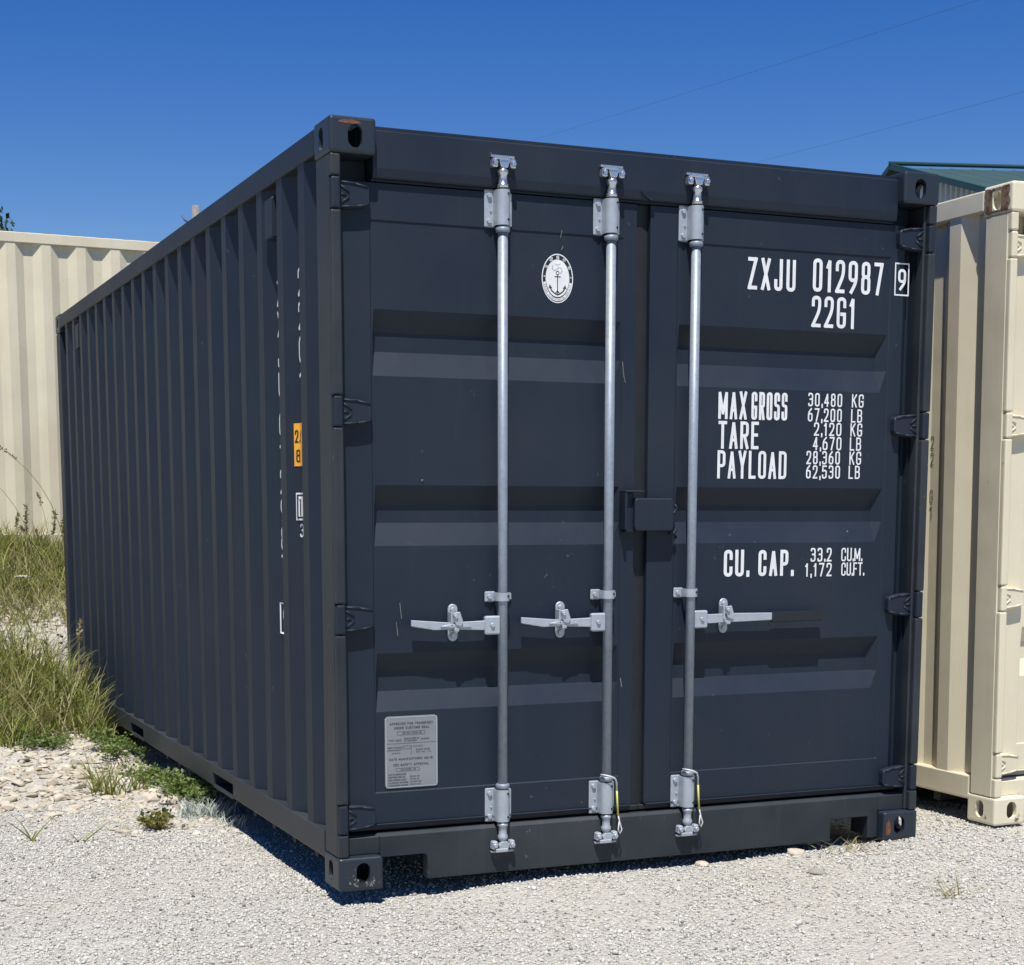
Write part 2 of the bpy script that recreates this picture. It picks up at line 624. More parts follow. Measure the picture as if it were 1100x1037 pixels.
def gz(x, y):
    x = np.asarray(x, float)
    y = np.asarray(y, float)
    base = -0.040 + 0.024 * sstep(0.15, 1.0, x) * sstep(-1.2, -0.1, y) + 0.010 * sstep(1.0, 2.4, x) * sstep(-1.2, -0.1, y) + 0.014 * sstep(2.3, 3.2, x)
    bank = lerp_pts(y, [(2.6, 0), (3.6, .02), (4.3, .07), (5, .18), (6, .43), (7.2, .70), (8.3, .93), (9, .955), (40, .955)])
    bank = bank + 0.955 * 0
    # the dark container was let into the bank: level bed inside its footprint
    bed = sstep(-0.16, 0.0, x) * (1 - sstep(2.45, 2.62, x)) * (1 - sstep(6.10, 6.30, y))
    fade = 1 - sstep(2.5, 2.75, x) * (1 - sstep(6.6, 8.2, y))
    far = 1 - sstep(5.0, 9.0, x)
    bank = bank * (1 - bed) * fade * far * (1 - sstep(18, 40, y)) * (1 - sstep(12, 30, -x))
    rough = 0.018 * VN(x * 1.3, y * 1.3) + 0.012 * VN2(x * 4, y * 4)
    stony = sstep(1.7, 2.6, y) * (1 - sstep(-0.02, 0.1, x))
    rough = rough * (1 + 1.6 * stony) + stony * 0.02 * VN2(x * 9, y * 9)
    tame = sstep(-0.05, 0.05, x) * (1 - sstep(2.42, 2.5, x)) * sstep(-0.03, 0.06, y) * (1 - sstep(6.0, 6.1, y))
    under = tame * (1 - sstep(0.3, 0.6, np.minimum(np.minimum(x, 2.44 - x), y))) * 0.0
    inside = tame * 0.02
    fadeout = 1 - sstep(20, 60, np.hypot(x, y))
    return base + bank + rough * fadeout * (1 - 0.4 * tame) - inside - under


def axis(lo, hi, step, far):
    core = np.arange(lo, hi + 1e-6, step)
    g = step * 1.25 ** np.arange(1, 80)
    o = np.cumsum(g)
    o = o[o < far]
    o = np.append(o, far)
    return np.concatenate([(lo - o)[::-1], core, hi + o])


gx = axis(-2.6, 4.2, 0.03, 900)
gy = axis(-2.4, 9.2, 0.03, 900)
X, Y = np.meshgrid(gx, gy, indexing='ij')
Z = gz(X, Y)
Vg = np.stack([X, Y, Z], -1).reshape(-1, 3)
ny = len(gy)
ii, jj = np.meshgrid(np.arange(len(gx) - 1), np.arange(ny - 1), indexing='ij')
a = (ii * ny + jj).ravel()
Fg = np.stack([a, a + ny, a + ny + 1, a + 1], 1)


def ground_mat():
    mt, nt, b = mat("crushed_limestone")
    co = coords(nt)
    v = nd(nt, "ShaderNodeTexVoronoi")
    v.inputs["Scale"].default_value = 95
    nt.links.new(co, v.inputs["Vector"])
    v2 = nd(nt, "ShaderNodeTexVoronoi")
    v2.inputs["Scale"].default_value = 230
    nt.links.new(co, v2.inputs["Vector"])
    stone = ramp(nt, v.outputs["Color"], [(0.0, (0.34, 0.335, 0.305)), (0.5, (0.49, 0.48, 0.44)), (1.0, (0.60, 0.59, 0.54))])
    big = noise(nt, 0.9, 5, 0.6, co)
    tint = ramp(nt, big.outputs[0], [(0.35, (1.02, 1.0, 0.98)), (0.75, (0.96, 0.92, 0.85))])
    mm = nd(nt, "ShaderNodeMix", data_type='RGBA', blend_type='MULTIPLY')
    mm.inputs[0].default_value = 1
    nt.links.new(stone, mm.inputs[6])
    nt.links.new(tint, mm.inputs[7])
    sep = nd(nt, "ShaderNodeSeparateXYZ")
    nt.links.new(co, sep.inputs[0])
    # soil and thatch on the bank behind
    wob = math_n(nt, 'MULTIPLY', math_n(nt, 'SUBTRACT', noise(nt, 1.8, 4, 0.6, co).outputs[0], 0.5), 3.2)
    yy = math_n(nt, 'ADD', sep.outputs[1], wob)
    nm = nd(nt, "ShaderNodeMapRange")
    nm.inputs[1].default_value = 7.4
    nm.inputs[2].default_value = 8.4
    nt.links.new(yy, nm.inputs[0])
    soil = ramp(nt, noise(nt, 7, 6, 0.7, co).outputs[0], [(0.3, (0.09, 0.075, 0.04)), (0.7, (0.20, 0.17, 0.10))])
    c = mix(nt, nm.outputs[0], mm.outputs[2], soil)
    far = nd(nt, "ShaderNodeMapRange")
    far.inputs[1].default_value = 16
    far.inputs[2].default_value = 30
    ln = nd(nt, "ShaderNodeVectorMath", operation='LENGTH')
    nt.links.new(co, ln.inputs[0])
    nt.links.new(ln.outputs["Value"], far.inputs[0])
    c = mix(nt, math_n(nt, 'MULTIPLY', far.outputs[0], 0.7), c, (0.12, 0.14, 0.05))
    nt.links.new(c, b.inputs["Base Color"])
    b.inputs["Roughness"].default_value = 0.9
    b.inputs["Specular IOR Level"].default_value = 0.2
    h = math_n(nt, 'ADD', math_n(nt, 'MULTIPLY', v.outputs["Distance"], -1.0), math_n(nt, 'MULTIPLY', v2.outputs["Distance"], -0.35))
    bump(nt, b, h, 0.8, 0.012)
    return mt


M['ground'] = ground_mat()
g = np_mesh("ground", Vg, Fg, M['ground'])
tag(g, kind="structure")

# ------------------------------------------------------------------ container builder
L, WD, H = 6.058, 2.438, 2.591
DY = 0.062                       # front of the door leaves
RZ = [(1.988, 1.915, 1.850, 1.767), (1.400, 1.331, 1.271, 1.192), (0.821, 0.756, 0.685, 0.616)]


def stadium(w, h, n=8):
    r = w / 2
    pts = []
    for k in range(n + 1):
        t = math.pi * k / n
        pts.append((r * math.cos(t), h / 2 - r + r * math.sin(t)))
    for k in range(n + 1):
        t = math.pi + math.pi * k / n
        pts.append((r * math.cos(t), -h / 2 + r + r * math.sin(t)))
    return pts


def bm_obj(bm):
    me = bpy.data.meshes.new("tmp")
    bm.to_mesh(me)
    bm.free()
    o = bpy.data.objects.new("tmp", me)
    COL.objects.link(o)
    return o


def casting_template():
    """hollow corner casting at x 0..0.162, y 0..0.178, z 0..0.118; outer faces are x=0, y=0 and z=0"""
    cx, cy, cz = 0.162, 0.178, 0.118
    mb = MB().box(0, cx, 0, cy, 0, cz, 0.011, seg=3)
    cut = [MB().box(0.020, cx - 0.016, 0.020, cy - 0.016, 0.018, cz - 0.014, 0.004)]
    st = stadium(0.050, 0.074)
    cut.append(MB().prism([(0.088 + p[0], 0.062 + p[1]) for p in st], 'y', -0.05, 0.06))
    cut.append(MB().prism([(0.096 + p[0], 0.062 + p[1]) for p in st], 'x', -0.05, 0.06))
    cut.append(MB().prism([(0.085 + p[0] * 1.2, 0.092 + p[1] * 1.5) for p in st], 'z', -0.05, 0.06))

    def to_obj(q):
        me = bpy.data.meshes.new("tmp")
        me.from_pydata(q.v, [], q.f)
        o = bpy.data.objects.new("tmp", me)
        COL.objects.link(o)
        return o
    base = to_obj(mb)
    tmp = [base]
    for q in cut:
        bmn = bmesh.new()
        o = to_obj(q)
        bmn.from_mesh(o.data)
        bmesh.ops.recalc_face_normals(bmn, faces=bmn.faces[:])
        bmn.to_mesh(o.data)
        bmn.free()
        tmp.append(o)
        md = base.modifiers.new("b", 'BOOLEAN')
        md.operation = 'DIFFERENCE'
        md.object = o
        md.solver = 'EXACT'
    dg = bpy.context.evaluated_depsgraph_get()
    ev = base.evaluated_get(dg)
    me = ev.to_mesh()
    V = [v.co[:] for v in me.vertices]
    F = [tuple(p.vertices) for p in me.polygons]
    ev.to_mesh_clear()
    for o in tmp:
        me = o.data
        bpy.data.objects.remove(o)
        bpy.data.meshes.remove(me)
    return V, F


CAST = casting_template()


def casting(mb, right, rear, top):
    V, F = CAST
    vs = []
    for x, y, z in V:
        vs.append((WD - x if right else x, L - y if rear else y, H - z if top else z))
    if (right + rear + top) % 2:
        F = [tuple(reversed(f)) for f in F]
    mb.add(vs, F)


RIB0 = 0.391 - 0.072            # near end of the first outer flat
PITCH_R = 0.2785
SD = 0.036
SX = 0.006                      # outer flats sit just behind the rails


def rib_profile():
    """(y, depth) along the side wall"""
    pts = [(0.160, SD), (0.251, SD), (RIB0, 0)]
    y = RIB0
    while y < L - 0.45:
        pts += [(y + .072, 0), (y + .140, SD), (y + .2105, SD), (y + PITCH_R, 0)]
        y += PITCH_R
    pts += [(y + .072, 0), (y + .125, SD), (L - .14, SD)]
    return pts


def side_x(y):
    pr = rib_profile()
    return float(np.interp(y, [p[0] for p in pr], [p[1] for p in pr])) + SX


def door_leaf(x0, x1, r0, r1, gapside):
    """pressed steel door leaf; heights in depth behind DY. gapside: +1 if hinge side is at x1, -1 if at x0"""
    b = 0.030
    s0, s1 = 0.329, 2.280
    xs = [x0, r0 - .008, r0 - .004, r0, r0 + .005, r1 - b, r1, r1 + .004, r1 + .008, x1]
    if gapside > 0:
        xs = xs[:-1] + [x1 - .050, x1 - .012, x1]
    else:
        xs = [x0, x0 + .001, x0 + .002] + xs[1:]
    o = 0 if gapside > 0 else 2
    zs = [0.222, s0, s0 + .004]
    for t, s_, m_, q in reversed(RZ):
        zs += [q, m_, s_, t]
    zs += [s1 - .003, s1, 2.398]
    dep = 0.040

    def depth(i, k):
        z = zs[k]
        d = 0.0
        inside = 2 <= i - o <= 7 and (s0 + .002) < z < (s1 - .001)
        if inside:
            d = 0.0035
        for t, s_, m_, q in RZ:
            if z in (s_, m_) and 4 <= i - o <= 5:
                d = dep
        if (gapside > 0 and i >= len(xs) - 2) or False:
            d = .034
        return d
    mb = MB()
    V = [(x, DY + depth(i, k), z) for i, x in enumerate(xs) for k, z in enumerate(zs)]
    nz = len(zs)
    F = [(i * nz + k, (i + 1) * nz + k, (i + 1) * nz + k + 1, i * nz + k + 1) for i in range(len(xs) - 1) for k in range(nz - 1)]
    mb.add(V, F)
    # returned edges of the leaf and its back
    z0, z1 = zs[0], zs[-1]
    yb = DY + 0.062
    mb.add([(x0, DY, z0), (x0, yb, z0), (x0, yb, z1), (x0, DY, z1), (x1, DY, z0), (x1, yb, z0), (x1, yb, z1), (x1, DY, z1)],
           [(0, 3, 2, 1), (4, 5, 6, 7), (3, 7, 6, 2), (0, 1, 5, 4), (1, 2, 6, 5)])
    # drip lip along the bottom
    mb.box(x0 + .005, x1 - .005, DY - .010, DY + .02, 0.216, 0.2205, 0.001)
    return mb


def hinge(side, z):
    """forged hinge blade, knuckle at the post, ridges in a V; side 0 left, 1 right"""
    mb = MB()
    y0 = 0.034
    out = [(.034, -.042), (.060, -.045), (.105, -.041), (.142, -.033), (.149, -.024), (.149, .024), (.142, .033), (.105, .041), (.060, .045), (.034, .042)]
    mb.prism([(p[0], z + p[1]) for p in out], 'y', y0, DY + .004, 0, 0.004)
    mb.box(.006, .037, .003, .035, z - .051, z + .051, .007, seg=2)

    def ridge(a, b_, w=.0035):
        mb.tube([(a[0], y0, z + a[1]), (b_[0], y0, z + b_[1])], [w, w], 6)
    ridge((.046, .040), (.098, .036))
    ridge((.098, .036), (.142, .028))
    ridge((.046, -.040), (.098, -.036))
    ridge((.098, -.036), (.142, -.028))
    ridge((.044, .030), (.076, .008), .004)
    ridge((.044, -.030), (.076, -.008), .004)
    ridge((.040, .0), (.066, .0), .004)
    if side:
        mb.mirror_x(WD / 2)
    return mb


def guide(x, z0, z1):
    """bearing bracket holding a locking bar to the door: left flange, pressed saddle, right flange, bolts"""
    mb = MB()
    yb = DY - .001
    ext = 0.0
    mb.box(x - .057, x - .017, yb - .006, yb, z0, z1, .004)
    mb.box(x + .017, x + .046, yb - .006, yb, z0 + .006, z1 - .006, .004)
    # saddle: half tube over the bar
    n = 12
    vs, fs = [], []
    r = 0.0255
    yc = 0.029
    ring = [(x - r, yb - .004)] + [(x - r * math.cos(math.pi * k / n), yc - r * math.sin(math.pi * k / n)) for k in range(n + 1)] + [(x + r, yb - .004)]
    ring_i = [(x + (p[0] - x) * .82, yc + (p[1] - yc) * .82) for p in ring]
    for rr in (ring, ring_i):
        for zz in (z0 + .004, z1 - .004):
            vs += [(p[0], p[1], zz) for p in rr]
    k = len(ring)
    for i in range(k - 1):
        fs.append((i, i + 1, k + i + 1, k + i))
        fs.append((2 * k + i, 3 * k + i, 3 * k + i + 1, 2 * k + i + 1))
        fs.append((i, 2 * k + i, 2 * k + i + 1, i + 1))
        fs.append((k + i, k + i + 1, 3 * k + i + 1, 3 * k + i))
    mb.add(vs, fs, 0, False)
    h = z1 - z0
    for bz in ((z0 + .16 * h, z1 - .16 * h) if h > .06 else ((z0 + z1) / 2,)):
        mb.cyl((x - .040, yb - .004, bz), (x - .040, yb - .014, bz), .0095, .008, 8)
        mb.cyl((x + .033, yb - .004, bz), (x + .033, yb - .012, bz), .006, .005, 8)
        mb.cyl((x + .012, yc - .0205, bz + .002), (x + .012, yc - .0245, bz + .002), .0042, .0042, 8, mi=1)
    if h > .06:
        mb.cyl((x - .034, yb - .004, (z0 + z1) / 2 - .008), (x - .034, yb - .010, (z0 + z1) / 2 - .008), .004, .0035, 6)
    return mb


def cam_head(x, z, s):
    """locking cam at the end of a bar; s=+1 at the top (points up), -1 at the bottom"""
    yc = 0.026
    mb = MB()
    P = [(z, .020), (z + s * .010, .020), (z + s * .014, .0155), (z + s * .040, .0145), (z + s * .046, .0185), (z + s * .056, .019), (z + s * .062, .014), (z + s * .072, .011)]
    if s < 0:
        P = P[::-1]
    mb.lathe(x, yc, P, 14)
    a, b_ = z + s * .066, z + s * .104
    z0, z1 = min(a, b_), max(a, b_)
    mb.prism([(x - .012, z0), (x + .013, z0), (x + .022, z1 - .010), (x + .012, z1), (x - .010, z1), (x - .020, z1 - .014)], 'y', yc - .016, yc + .004, 0, .002)
    mb.box(x - .034, x + .014, yc - .020, yc - .008, z1 - .013 if s > 0 else z0, z1 if s > 0 else z0 + .013, .002)
    return mb


def cam_keeper(x, z, s, yf):
    """forged keeper welded on the header or sill: two ears with a slot between"""
    mb = MB()
    a, b_ = z + s * .052, z + s * .108
    z0, z1 = min(a, b_), max(a, b_)
    zm = (z0 + z1) / 2
    for q in (-1, 1):
        e0, e1 = x + q * .022, x + q * .045
        mb.prism([(min(e0, e1), zm - .014), (max(e0, e1), zm - .014), (max(e0, e1) - .002, zm + .016), (min(e0, e1) + .002, zm + .016)], 'y', yf - .030, yf - .001, 0, .004)
        mb.cyl((x + q * .034, yf - .028, zm), (x + q * .034, yf - .036, zm), .010, .007, 8)
    zz = z1 - .008 if s > 0 else z0
    mb.box(x - .044, x + .044, yf - .016, yf - .0015, zz, zz + .008, .002)
    return mb


def handle(x, z, q, grip):
    """flat bar handle from the bar hub at x; q=-1 points left, +1 right"""
    y1 = 0.036

    def X(t):
        return x + q * t
    hub = MB().box(min(X(.012), X(.070)), max(X(.012), X(.070)), y1 - .020, y1 + .004, z - .034, z + .032, .005)
    hub.cyl((X(.044), y1 - .019, z), (X(.044), y1 - .026, z), .009, .007, 10)
    bar = MB()
    end = .345 if not grip else .345
    bar.prism([(X(.066), z - .018), (X(.066), z + .016), (X(.20), z + .012), (X(.26), z + .017), (X(end), z + .024), (X(end), z + .002), (X(.26), z - .013), (X(.2), z - .012)]
              if not grip else
              [(X(.066), z - .018), (X(.066), z + .016), (X(.20), z + .018), (X(.36), z + .016), (X(.36), z - .012), (X(.2), z - .015)], 'y', y1 - .010, y1, 0, .002)
    if not grip:
        bar.prism([(X(.12), z - .003), (X(.15), z + .006), (X(.21), z + .006), (X(.24), z), (X(.21), z - .006), (X(.15), z - .007)], 'y', y1 - .018, y1 - .009, 0, .002)
    return hub, bar


def retainer(x, z, grip=False):
    """stadium shaped plate on the door with a swivelling latch over the handle, two bolts"""
    mb = MB()
    pts = [(x + p[0], z + p[1]) for p in stadium(.036, .132, 6)]
    mb.prism(pts, 'y', DY - .010, DY - .001, 0, .002)
    for s_ in (-1, 1):
        mb.cyl((x, DY - .009, z + s_ * .045), (x, DY - .018, z + s_ * .045), .011, .009, 8)
    mb.box(x - .020, x - .013, .018, DY - .009, z - .012, z + .040, .002)
    mb.prism([(x - .016, z + .036), (x + .012, z + .040), (x + .024, z + .004), (x + .016, z - .012), (x - .004, z - .006)], 'y', .012, .020, 0, .002)
    mb.box(x - .008, x + .010, .016, DY - .009, z - .030, z - .016, .002)
    mb.cyl((x - .004, .013, z + .024), (x - .004, .006, z + .024), .008, .006, 8)
    return mb


def container(label, group, M0, MC, gasket, loc, rot, detail=True, ML=None):
    """ISO 20 ft container; local x across the doors, y along its length, z up, origin at the front left bottom corner"""
    root = thing("shipping_container", label, "shipping container", loc, group)
    root.rotation_euler = rot
    P = {}
    ML = ML or M0          # lower members, dustier than the doors
    # eight corner castings
    for tp in (1, 0):
        for rr in (0, 1):
            for q in (0, 1):
                mb = MB()
                casting(mb, q, rr, tp)
                P['cast%d%d%d' % (q, rr, tp)] = mb.build("corner_casting", MC, root)
    # corner posts
    for q in (0, 1):
        mb = MB()
        mb.box(.002, .046, .028, .162, .1185, H - .1185, .004)
        # front strips between the hinges
        zz = [.1185] + [z for c in (.252, .945, 1.642, 2.348) for z in (c - .054, c + .054)] + [H - .1185]
        for a_, b_ in zip(zz[::2], zz[1::2]):
            mb.box(.003, .038, .004, .032, a_, b_, .006, seg=2)
        if q:
            mb.mirror_x(WD / 2)
        P['post%d' % q] = mb.build("corner_post", ML, root)
        mb = MB().box(.003, .075, L - .16, L - .004, .1185, H - .1185, .006)
        if q:
            mb.mirror_x(WD / 2)
        mb.build("corner_post", M0, root)
        # rails
        mb = MB().box(.0005, .060, .176, L - .176, 2.497, 2.580, .006, seg=2)
        if q:
            mb.mirror_x(WD / 2)
        mb.build("top_side_rail", M0, root)
        mb = MB()
        pk = [(1.50, 1.86), (3.46, 3.82)]
        ys = [.176, pk[0][0], pk[0][1], pk[1][0], pk[1][1], L - .176]
        mb.prism([(.002, .098), (.006, .090), (.05, .090), (.05, .190), (.006, .190), (.002, .186)], 'y', ys[0], ys[1])
        mb.prism([(.002, .098), (.006, .090), (.05, .090), (.05, .190), (.006, .190), (.002, .186)], 'y', ys[2], ys[3])
        mb.prism([(.002, .098), (.006, .090), (.05, .090), (.05, .190), (.006, .190), (.002, .186)], 'y', ys[4], ys[5])
        for a_, b_ in pk:
            mb.prism([(.002, .152), (.05, .152), (.05, .190), (.006, .190), (.002, .186)], 'y', a_, b_)
            mb.box(.0025, .05, a_, b_, .086, .099, .0)
            mb.box(.05, WD / 2, a_, b_, .092, .096)
            mb.box(.05, WD / 2, a_, b_, .150, .154)
        if q:
            mb.mirror_x(WD / 2)
        mb.build("bottom_side_rail", ML, root)
        # corrugated side
        mb = MB()
        pr = rib_profile()
        vs, fs = [], []
        for y, d in pr:
            vs += [(SX + d, y, .1895), (SX + d, y, 2.4975)]
        for i in range(len(pr) - 1):
            fs.append((2 * i, 2 * i + 1, 2 * i + 3, 2 * i + 2))
        k = len(vs)
        vs += [(v[0] + .002, v[1], v[2]) for v in vs]
        fs += [tuple(k + i for i in reversed(f)) for f in fs]
        mb.add(vs, fs)
        if q:
            mb.mirror_x(WD / 2)
        P['side%d' % q] = mb.build("side_panel", M0, root)
    # roof: corrugated across, seen from below only at the edge
    mb = MB()
    pts = []
    y = .18
    while y < L - .2:
        pts += [(y, 2.570), (y + .09, 2.570), (y + .115, 2.588), (y + .18, 2.588), (y + .205, 2.570)]
        y += .209
    pts.append((L - .178, 2.570))
    vs, fs = [], []
    for y, z in pts:
        vs += [(.03, y, z), (WD - .03, y, z)]
    for i in range(len(pts) - 1):
        fs.append((2 * i, 2 * i + 1, 2 * i + 3, 2 * i + 2))
    mb.add(vs, fs).build("roof", M0, root)
    # closed end
    mb = MB()
    mb.box(.164, WD - .164, L - .07, L - .01, 2.50, 2.575, .004)
    mb.box(.164, WD - .164, L - .07, L - .01, .03, .19, .004)
    vs, fs, x, on = [], [], .076, True
    xs = []
    while x < WD - .09:
        xs += [(x, L - .05), (x + .11, L - .05), (x + .128, L - .095), (x + .238, L - .095)]
        x += .256
    xs.append((WD - .076, L - .05))
    for x, y in xs:
        vs += [(x, y, .19), (x, y, 2.5)]
    for i in range(len(xs) - 1):
        fs.append((2 * i, 2 * i + 2, 2 * i + 3, 2 * i + 1))
    mb.add(vs, fs).build("end_wall", M0, root)
    # floor and cross members
    mb = MB().box(.052, WD - .052, .12, L - .10, .155, .185)
    y = .42
    while y < L - .3:
        if not (1.35 < y < 1.95 or 3.35 < y < 3.9):
            mb.box(.052, WD - .052, y, y + .045, .040, .1545)
        y += .295
    mb.build("underframe", M['under'], root)
    # header over the doors
    mb = MB()
    prof = [(.040, 2.443), (.040, 2.560), (.052, 2.566), (.052, 2.577), (.12, 2.577), (.12, 2.403), (.064, 2.403), (.064, 2.409), (.048, 2.411), (.045, 2.416)]
    mb.prism(prof, 'x', .163, WD - .163)
    mb.prism([(.125, 2.40), (.125, 2.4735), (.15, 2.4735), (.15, 2.40)], 'x', .048, .1628)
    mb.prism([(.125, 2.40), (.125, 2.4735), (.15, 2.4735), (.15, 2.40)], 'x', WD - .1628, WD - .048)
    mb.prism([(1.165, 2.440), (1.225, 2.414), (1.205, 2.411)], 'y', .038, .058)
    mb.build("door_header", M0, root)
    # sill with the two fork notches
    mb = MB()
    a, b_ = .1635, WD - .1635
    o = [(a, .180), (a, .104), (.330, .104), (.338, .098), (.343, .088), (.343, .012), (2.050, .012), (2.050, .100), (2.228, .100), (2.228, .012), (b_, .012), (b_, .180)]
    mb.prism(o, 'y', .042, .090, 0, .003)
    mb.prism([(.044, .179), (.054, .188), (.13, .192), (.13, .175), (.091, .175)], 'x', .04, WD - .04)
    mb.box(2.2302, b_ - .002, .0905, .16, .02, .10)
    mb.box(.163, .345, .091, .19, .106, .110)
    mb.build("door_sill", ML, root)
    # bottom corner gusset plates over the lower castings
    for q in (0, 1):
        mb = MB().box(.04, .1632, .0425, .12, .119, .1795, .002)
        if q:
            mb.mirror_x(WD / 2)
        mb.build("post_foot", ML, root)
    # doors
    doors = []
    for q in (0, 1):
        if q == 0:
            mb = door_leaf(.048, 1.164, .163, 1.104, -1)
            dn = "door"
        else:
            mb = door_leaf(1.220, WD - .058, 1.339, 2.264, 1)
            dn = "door"
        d = mb.build(dn, M0, root)
        doors.append(d)
        for z in (.252, .945, 1.642, 2.348):
            hinge(q, z).build("hinge", M0, d)
        gk = MB()
        if q == 0:
            gk.box(.0462, .0475, DY + .03, DY + .06, .20, 2.40)
            gk.box(.06, 1.2, DY + .006, DY + .05, .196, .2155, .003)
        else:
            gk.box(WD - .0575, WD - .047, DY + .03, DY + .06, .20, 2.40)
            gk.box(1.201, WD - .06, DY + .006, DY + .05, .1962, .2157, .003)
            gk.box(1.1645, 1.2195, DY + .022, DY + .05, .2158, 2.3995)
        gk.build("gasket", gasket, d)
    # raised overlap strips at the meeting edges and door frame shadows near the hinges
    P['doors'] = doors
    P['root'] = root
    # locking bars
    bars = []
    spec = [(.627, -1, False), (1.045, -1, False), (1.390, 1, True)]
    if not detail:
        spec = spec + [(1.90, 1, False)]
    for n, (x, q, grip) in enumerate(spec):
        gm = M['galv']
        rod = MB()
        rod.lathe(x, .028, [(.196, .0174), (2.40, .0174)], 18)
        for z in (2.268, .330):
            rod.lathe(x, .028, [(z - .008, .0215), (z - .004, .025), (z + .006, .025), (z + .010, .0215)], 18)
        ro = rod.build("locking_bar", gm, root)
        mats2 = [M['galv2'], M['black_vinyl']]
        guide(x, 2.280, 2.406).build("bar_guide", mats2, ro)
        guide(x, .198, .322).build("bar_guide", mats2, ro)
        guide(x, .992, 1.030).build("bar_guide", mats2, ro)
        cam_head(x, 2.408, 1).build("locking_cam", M['zinc'], ro)
        cam_head(x, .196, -1).build("locking_cam", M['galv2'], ro)
        cam_keeper(x, 2.408, 1, .040).build("cam_keeper", M['zinc'], ro)
        cam_keeper(x, .196, -1, .042).build("cam_keeper", M['galv2'], ro)
        hub, bar = handle(x, .912, q, grip)
        hub.build("handle_hub", M['galv2'], ro)
        bar.build("handle", M['galv2'], ro)
        if grip:
            g_ = MB()
            g_.box(x + .355, x + .585, .022, .039, .892, .932, .005, seg=2)
            g_.build("handle_grip", M['grip'], ro)
        retainer(x + q * (.180 if q < 0 else .158), .922 if q < 0 else .920).build("handle_retainer", M['galv2'], ro)
        bars.append(ro)
    P['bars'] = bars
    # lock box shield
    mb = MB()
    mb.box(1.104, 1.114, .012, DY - .001, 1.245, 1.385, .002)
    mb.box(1.104, 1.181, .008, DY-.002, 1.379, 1.386, .002)
    mb.box(1.1145, 1.150, .032, DY - .001, 1.235, 1.378, .003)
    mb.prism([(1.145, 1.252), (1.150, 1.240), (1.298, 1.240), (1.306, 1.252), (1.306, 1.345), (1.30, 1.358), (1.150, 1.358), (1.145, 1.35)], 'y', .012, .059, 0, .004)
    mb.box(1.18, 1.27, .0585, DY + .02, 1.25, 1.34, .002)
    mb.tube([(1.300, 0.035, 1.30), (1.318, 0.033, 1.305), (1.328, 0.033, 1.325), (1.318, 0.033, 1.335)], .006, 8)
    mb.tube([(1.300, 0.036, 1.232), (1.318, 0.036, 1.230), (1.330, 0.036, 1.246)], .006, 8)
    P['lock'] = mb.build("lock_box", M0, root)
    return P


# ------------------------------------------------------------------ the dark container and everything painted on it
D = container("charcoal grey shipping container with closed doors and white weight lettering", "shipping containers in the yard",
              M['dark'], M['dark_cast'], M['dark_black'], (0, 0, 0), (0, 0, 0), True, M['dark_dusty'])
root, (dl, dr) = D['root'], D['doors']


def on_door(x, z, e=0.0):
    return (x + .011, DY + 0.0035 - 0.0012 - e, z)


def on_frame(x, z, e=0.0):
    return (x + .011, DY - 0.0012 - e, z)


def decal(name, rows, parent, put=on_door, m_='white', sw=.17):
    mb = MB()
    for r in rows:
        text(mb, r[0], r[1], r[2], r[3], r[4], put, r[5] if len(r) > 5 else sw, r[6] if len(r) > 6 else .36)
    return mb.build(name, M[m_], parent)


decal("owner_code", [('ZXJU', 1.621, 1.829, 2.128, 2.244, .145, .42)], dr)
decal("serial_number", [('012987', 1.906, 2.225, 2.134, 2.256, .14, .40)], dr)
mb = MB()
text(mb, '9', 2.292, 2.329, 2.158, 2.238, on_frame, .165)
pl = [Vector(p) for p in ((2.279, 2.140), (2.341, 2.140), (2.341, 2.258), (2.279, 2.258))]
vs, fs = ribbon(pl, True, .0055)
mb.add([on_frame(v.x, v.y) for v in vs], fs)
mb.build("check_digit", M['white'], dr)
decal("size_code", [('22G1', 1.904, 2.100, 2.003, 2.119, .14, .36)], dr)
decal("max_gross_heading", [('MAX', 1.505, 1.628, 1.652, 1.755, .135, .30), ('GROSS', 1.648, 1.806, 1.652, 1.755, .13, .32)], dr)
decal("tare_heading", [('TARE', 1.507, 1.682, 1.543, 1.645, .145, .30)], dr)
decal("payload_heading", [('PAYLOAD', 1.505, 1.808, 1.433, 1.537, .135, .32)], dr)
for nm_, w_, x0_, x1_, z_, un, a_, b_ in (
        ("max_gross_kilograms", '30,480', 1.899, 2.053, 1.708, 'KG', 2.098, 2.152), ("max_gross_pounds", '67,200', 1.899, 2.053, 1.651, 'LB', 2.096, 2.147),
        ("tare_kilograms", '2,120', 1.928, 2.053, 1.598, 'KG', 2.095, 2.149), ("tare_pounds", '4,670', 1.925, 2.055, 1.544, 'LB', 2.094, 2.146),
        ("payload_kilograms", '28,360', 1.897, 2.050, 1.490, 'KG', 2.094, 2.148), ("payload_pounds", '62,530', 1.897, 2.052, 1.436, 'LB', 2.092, 2.144)):
    decal(nm_, [(w_, x0_, x1_, z_, z_ + .0505, .15, .40), (un, a_, b_, z_, z_ + .0505, .14, .38)], dr)
decal("capacity_heading", [('CU.', 1.541, 1.645, 1.066, 1.167, .165, .30), ('CAP.', 1.693, 1.844, 1.066, 1.165, .165, .36)], dr)
decal("cubic_metres", [('33.2', 1.928, 2.024, 1.118, 1.171, .15, .38), ('CU.M.', 2.069, 2.165, 1.118, 1.170, .14, .22)], dr)
decal("cubic_feet", [('1,172', 1.904, 2.026, 1.061, 1.113, .15, .42), ('CU.FT.', 2.071, 2.176, 1.062, 1.113, .14, .20)], dr)

# oval emblem with an anchor
mb = MB()
EX, EZ, EA, EB = .8415, 2.124, .061, .0845


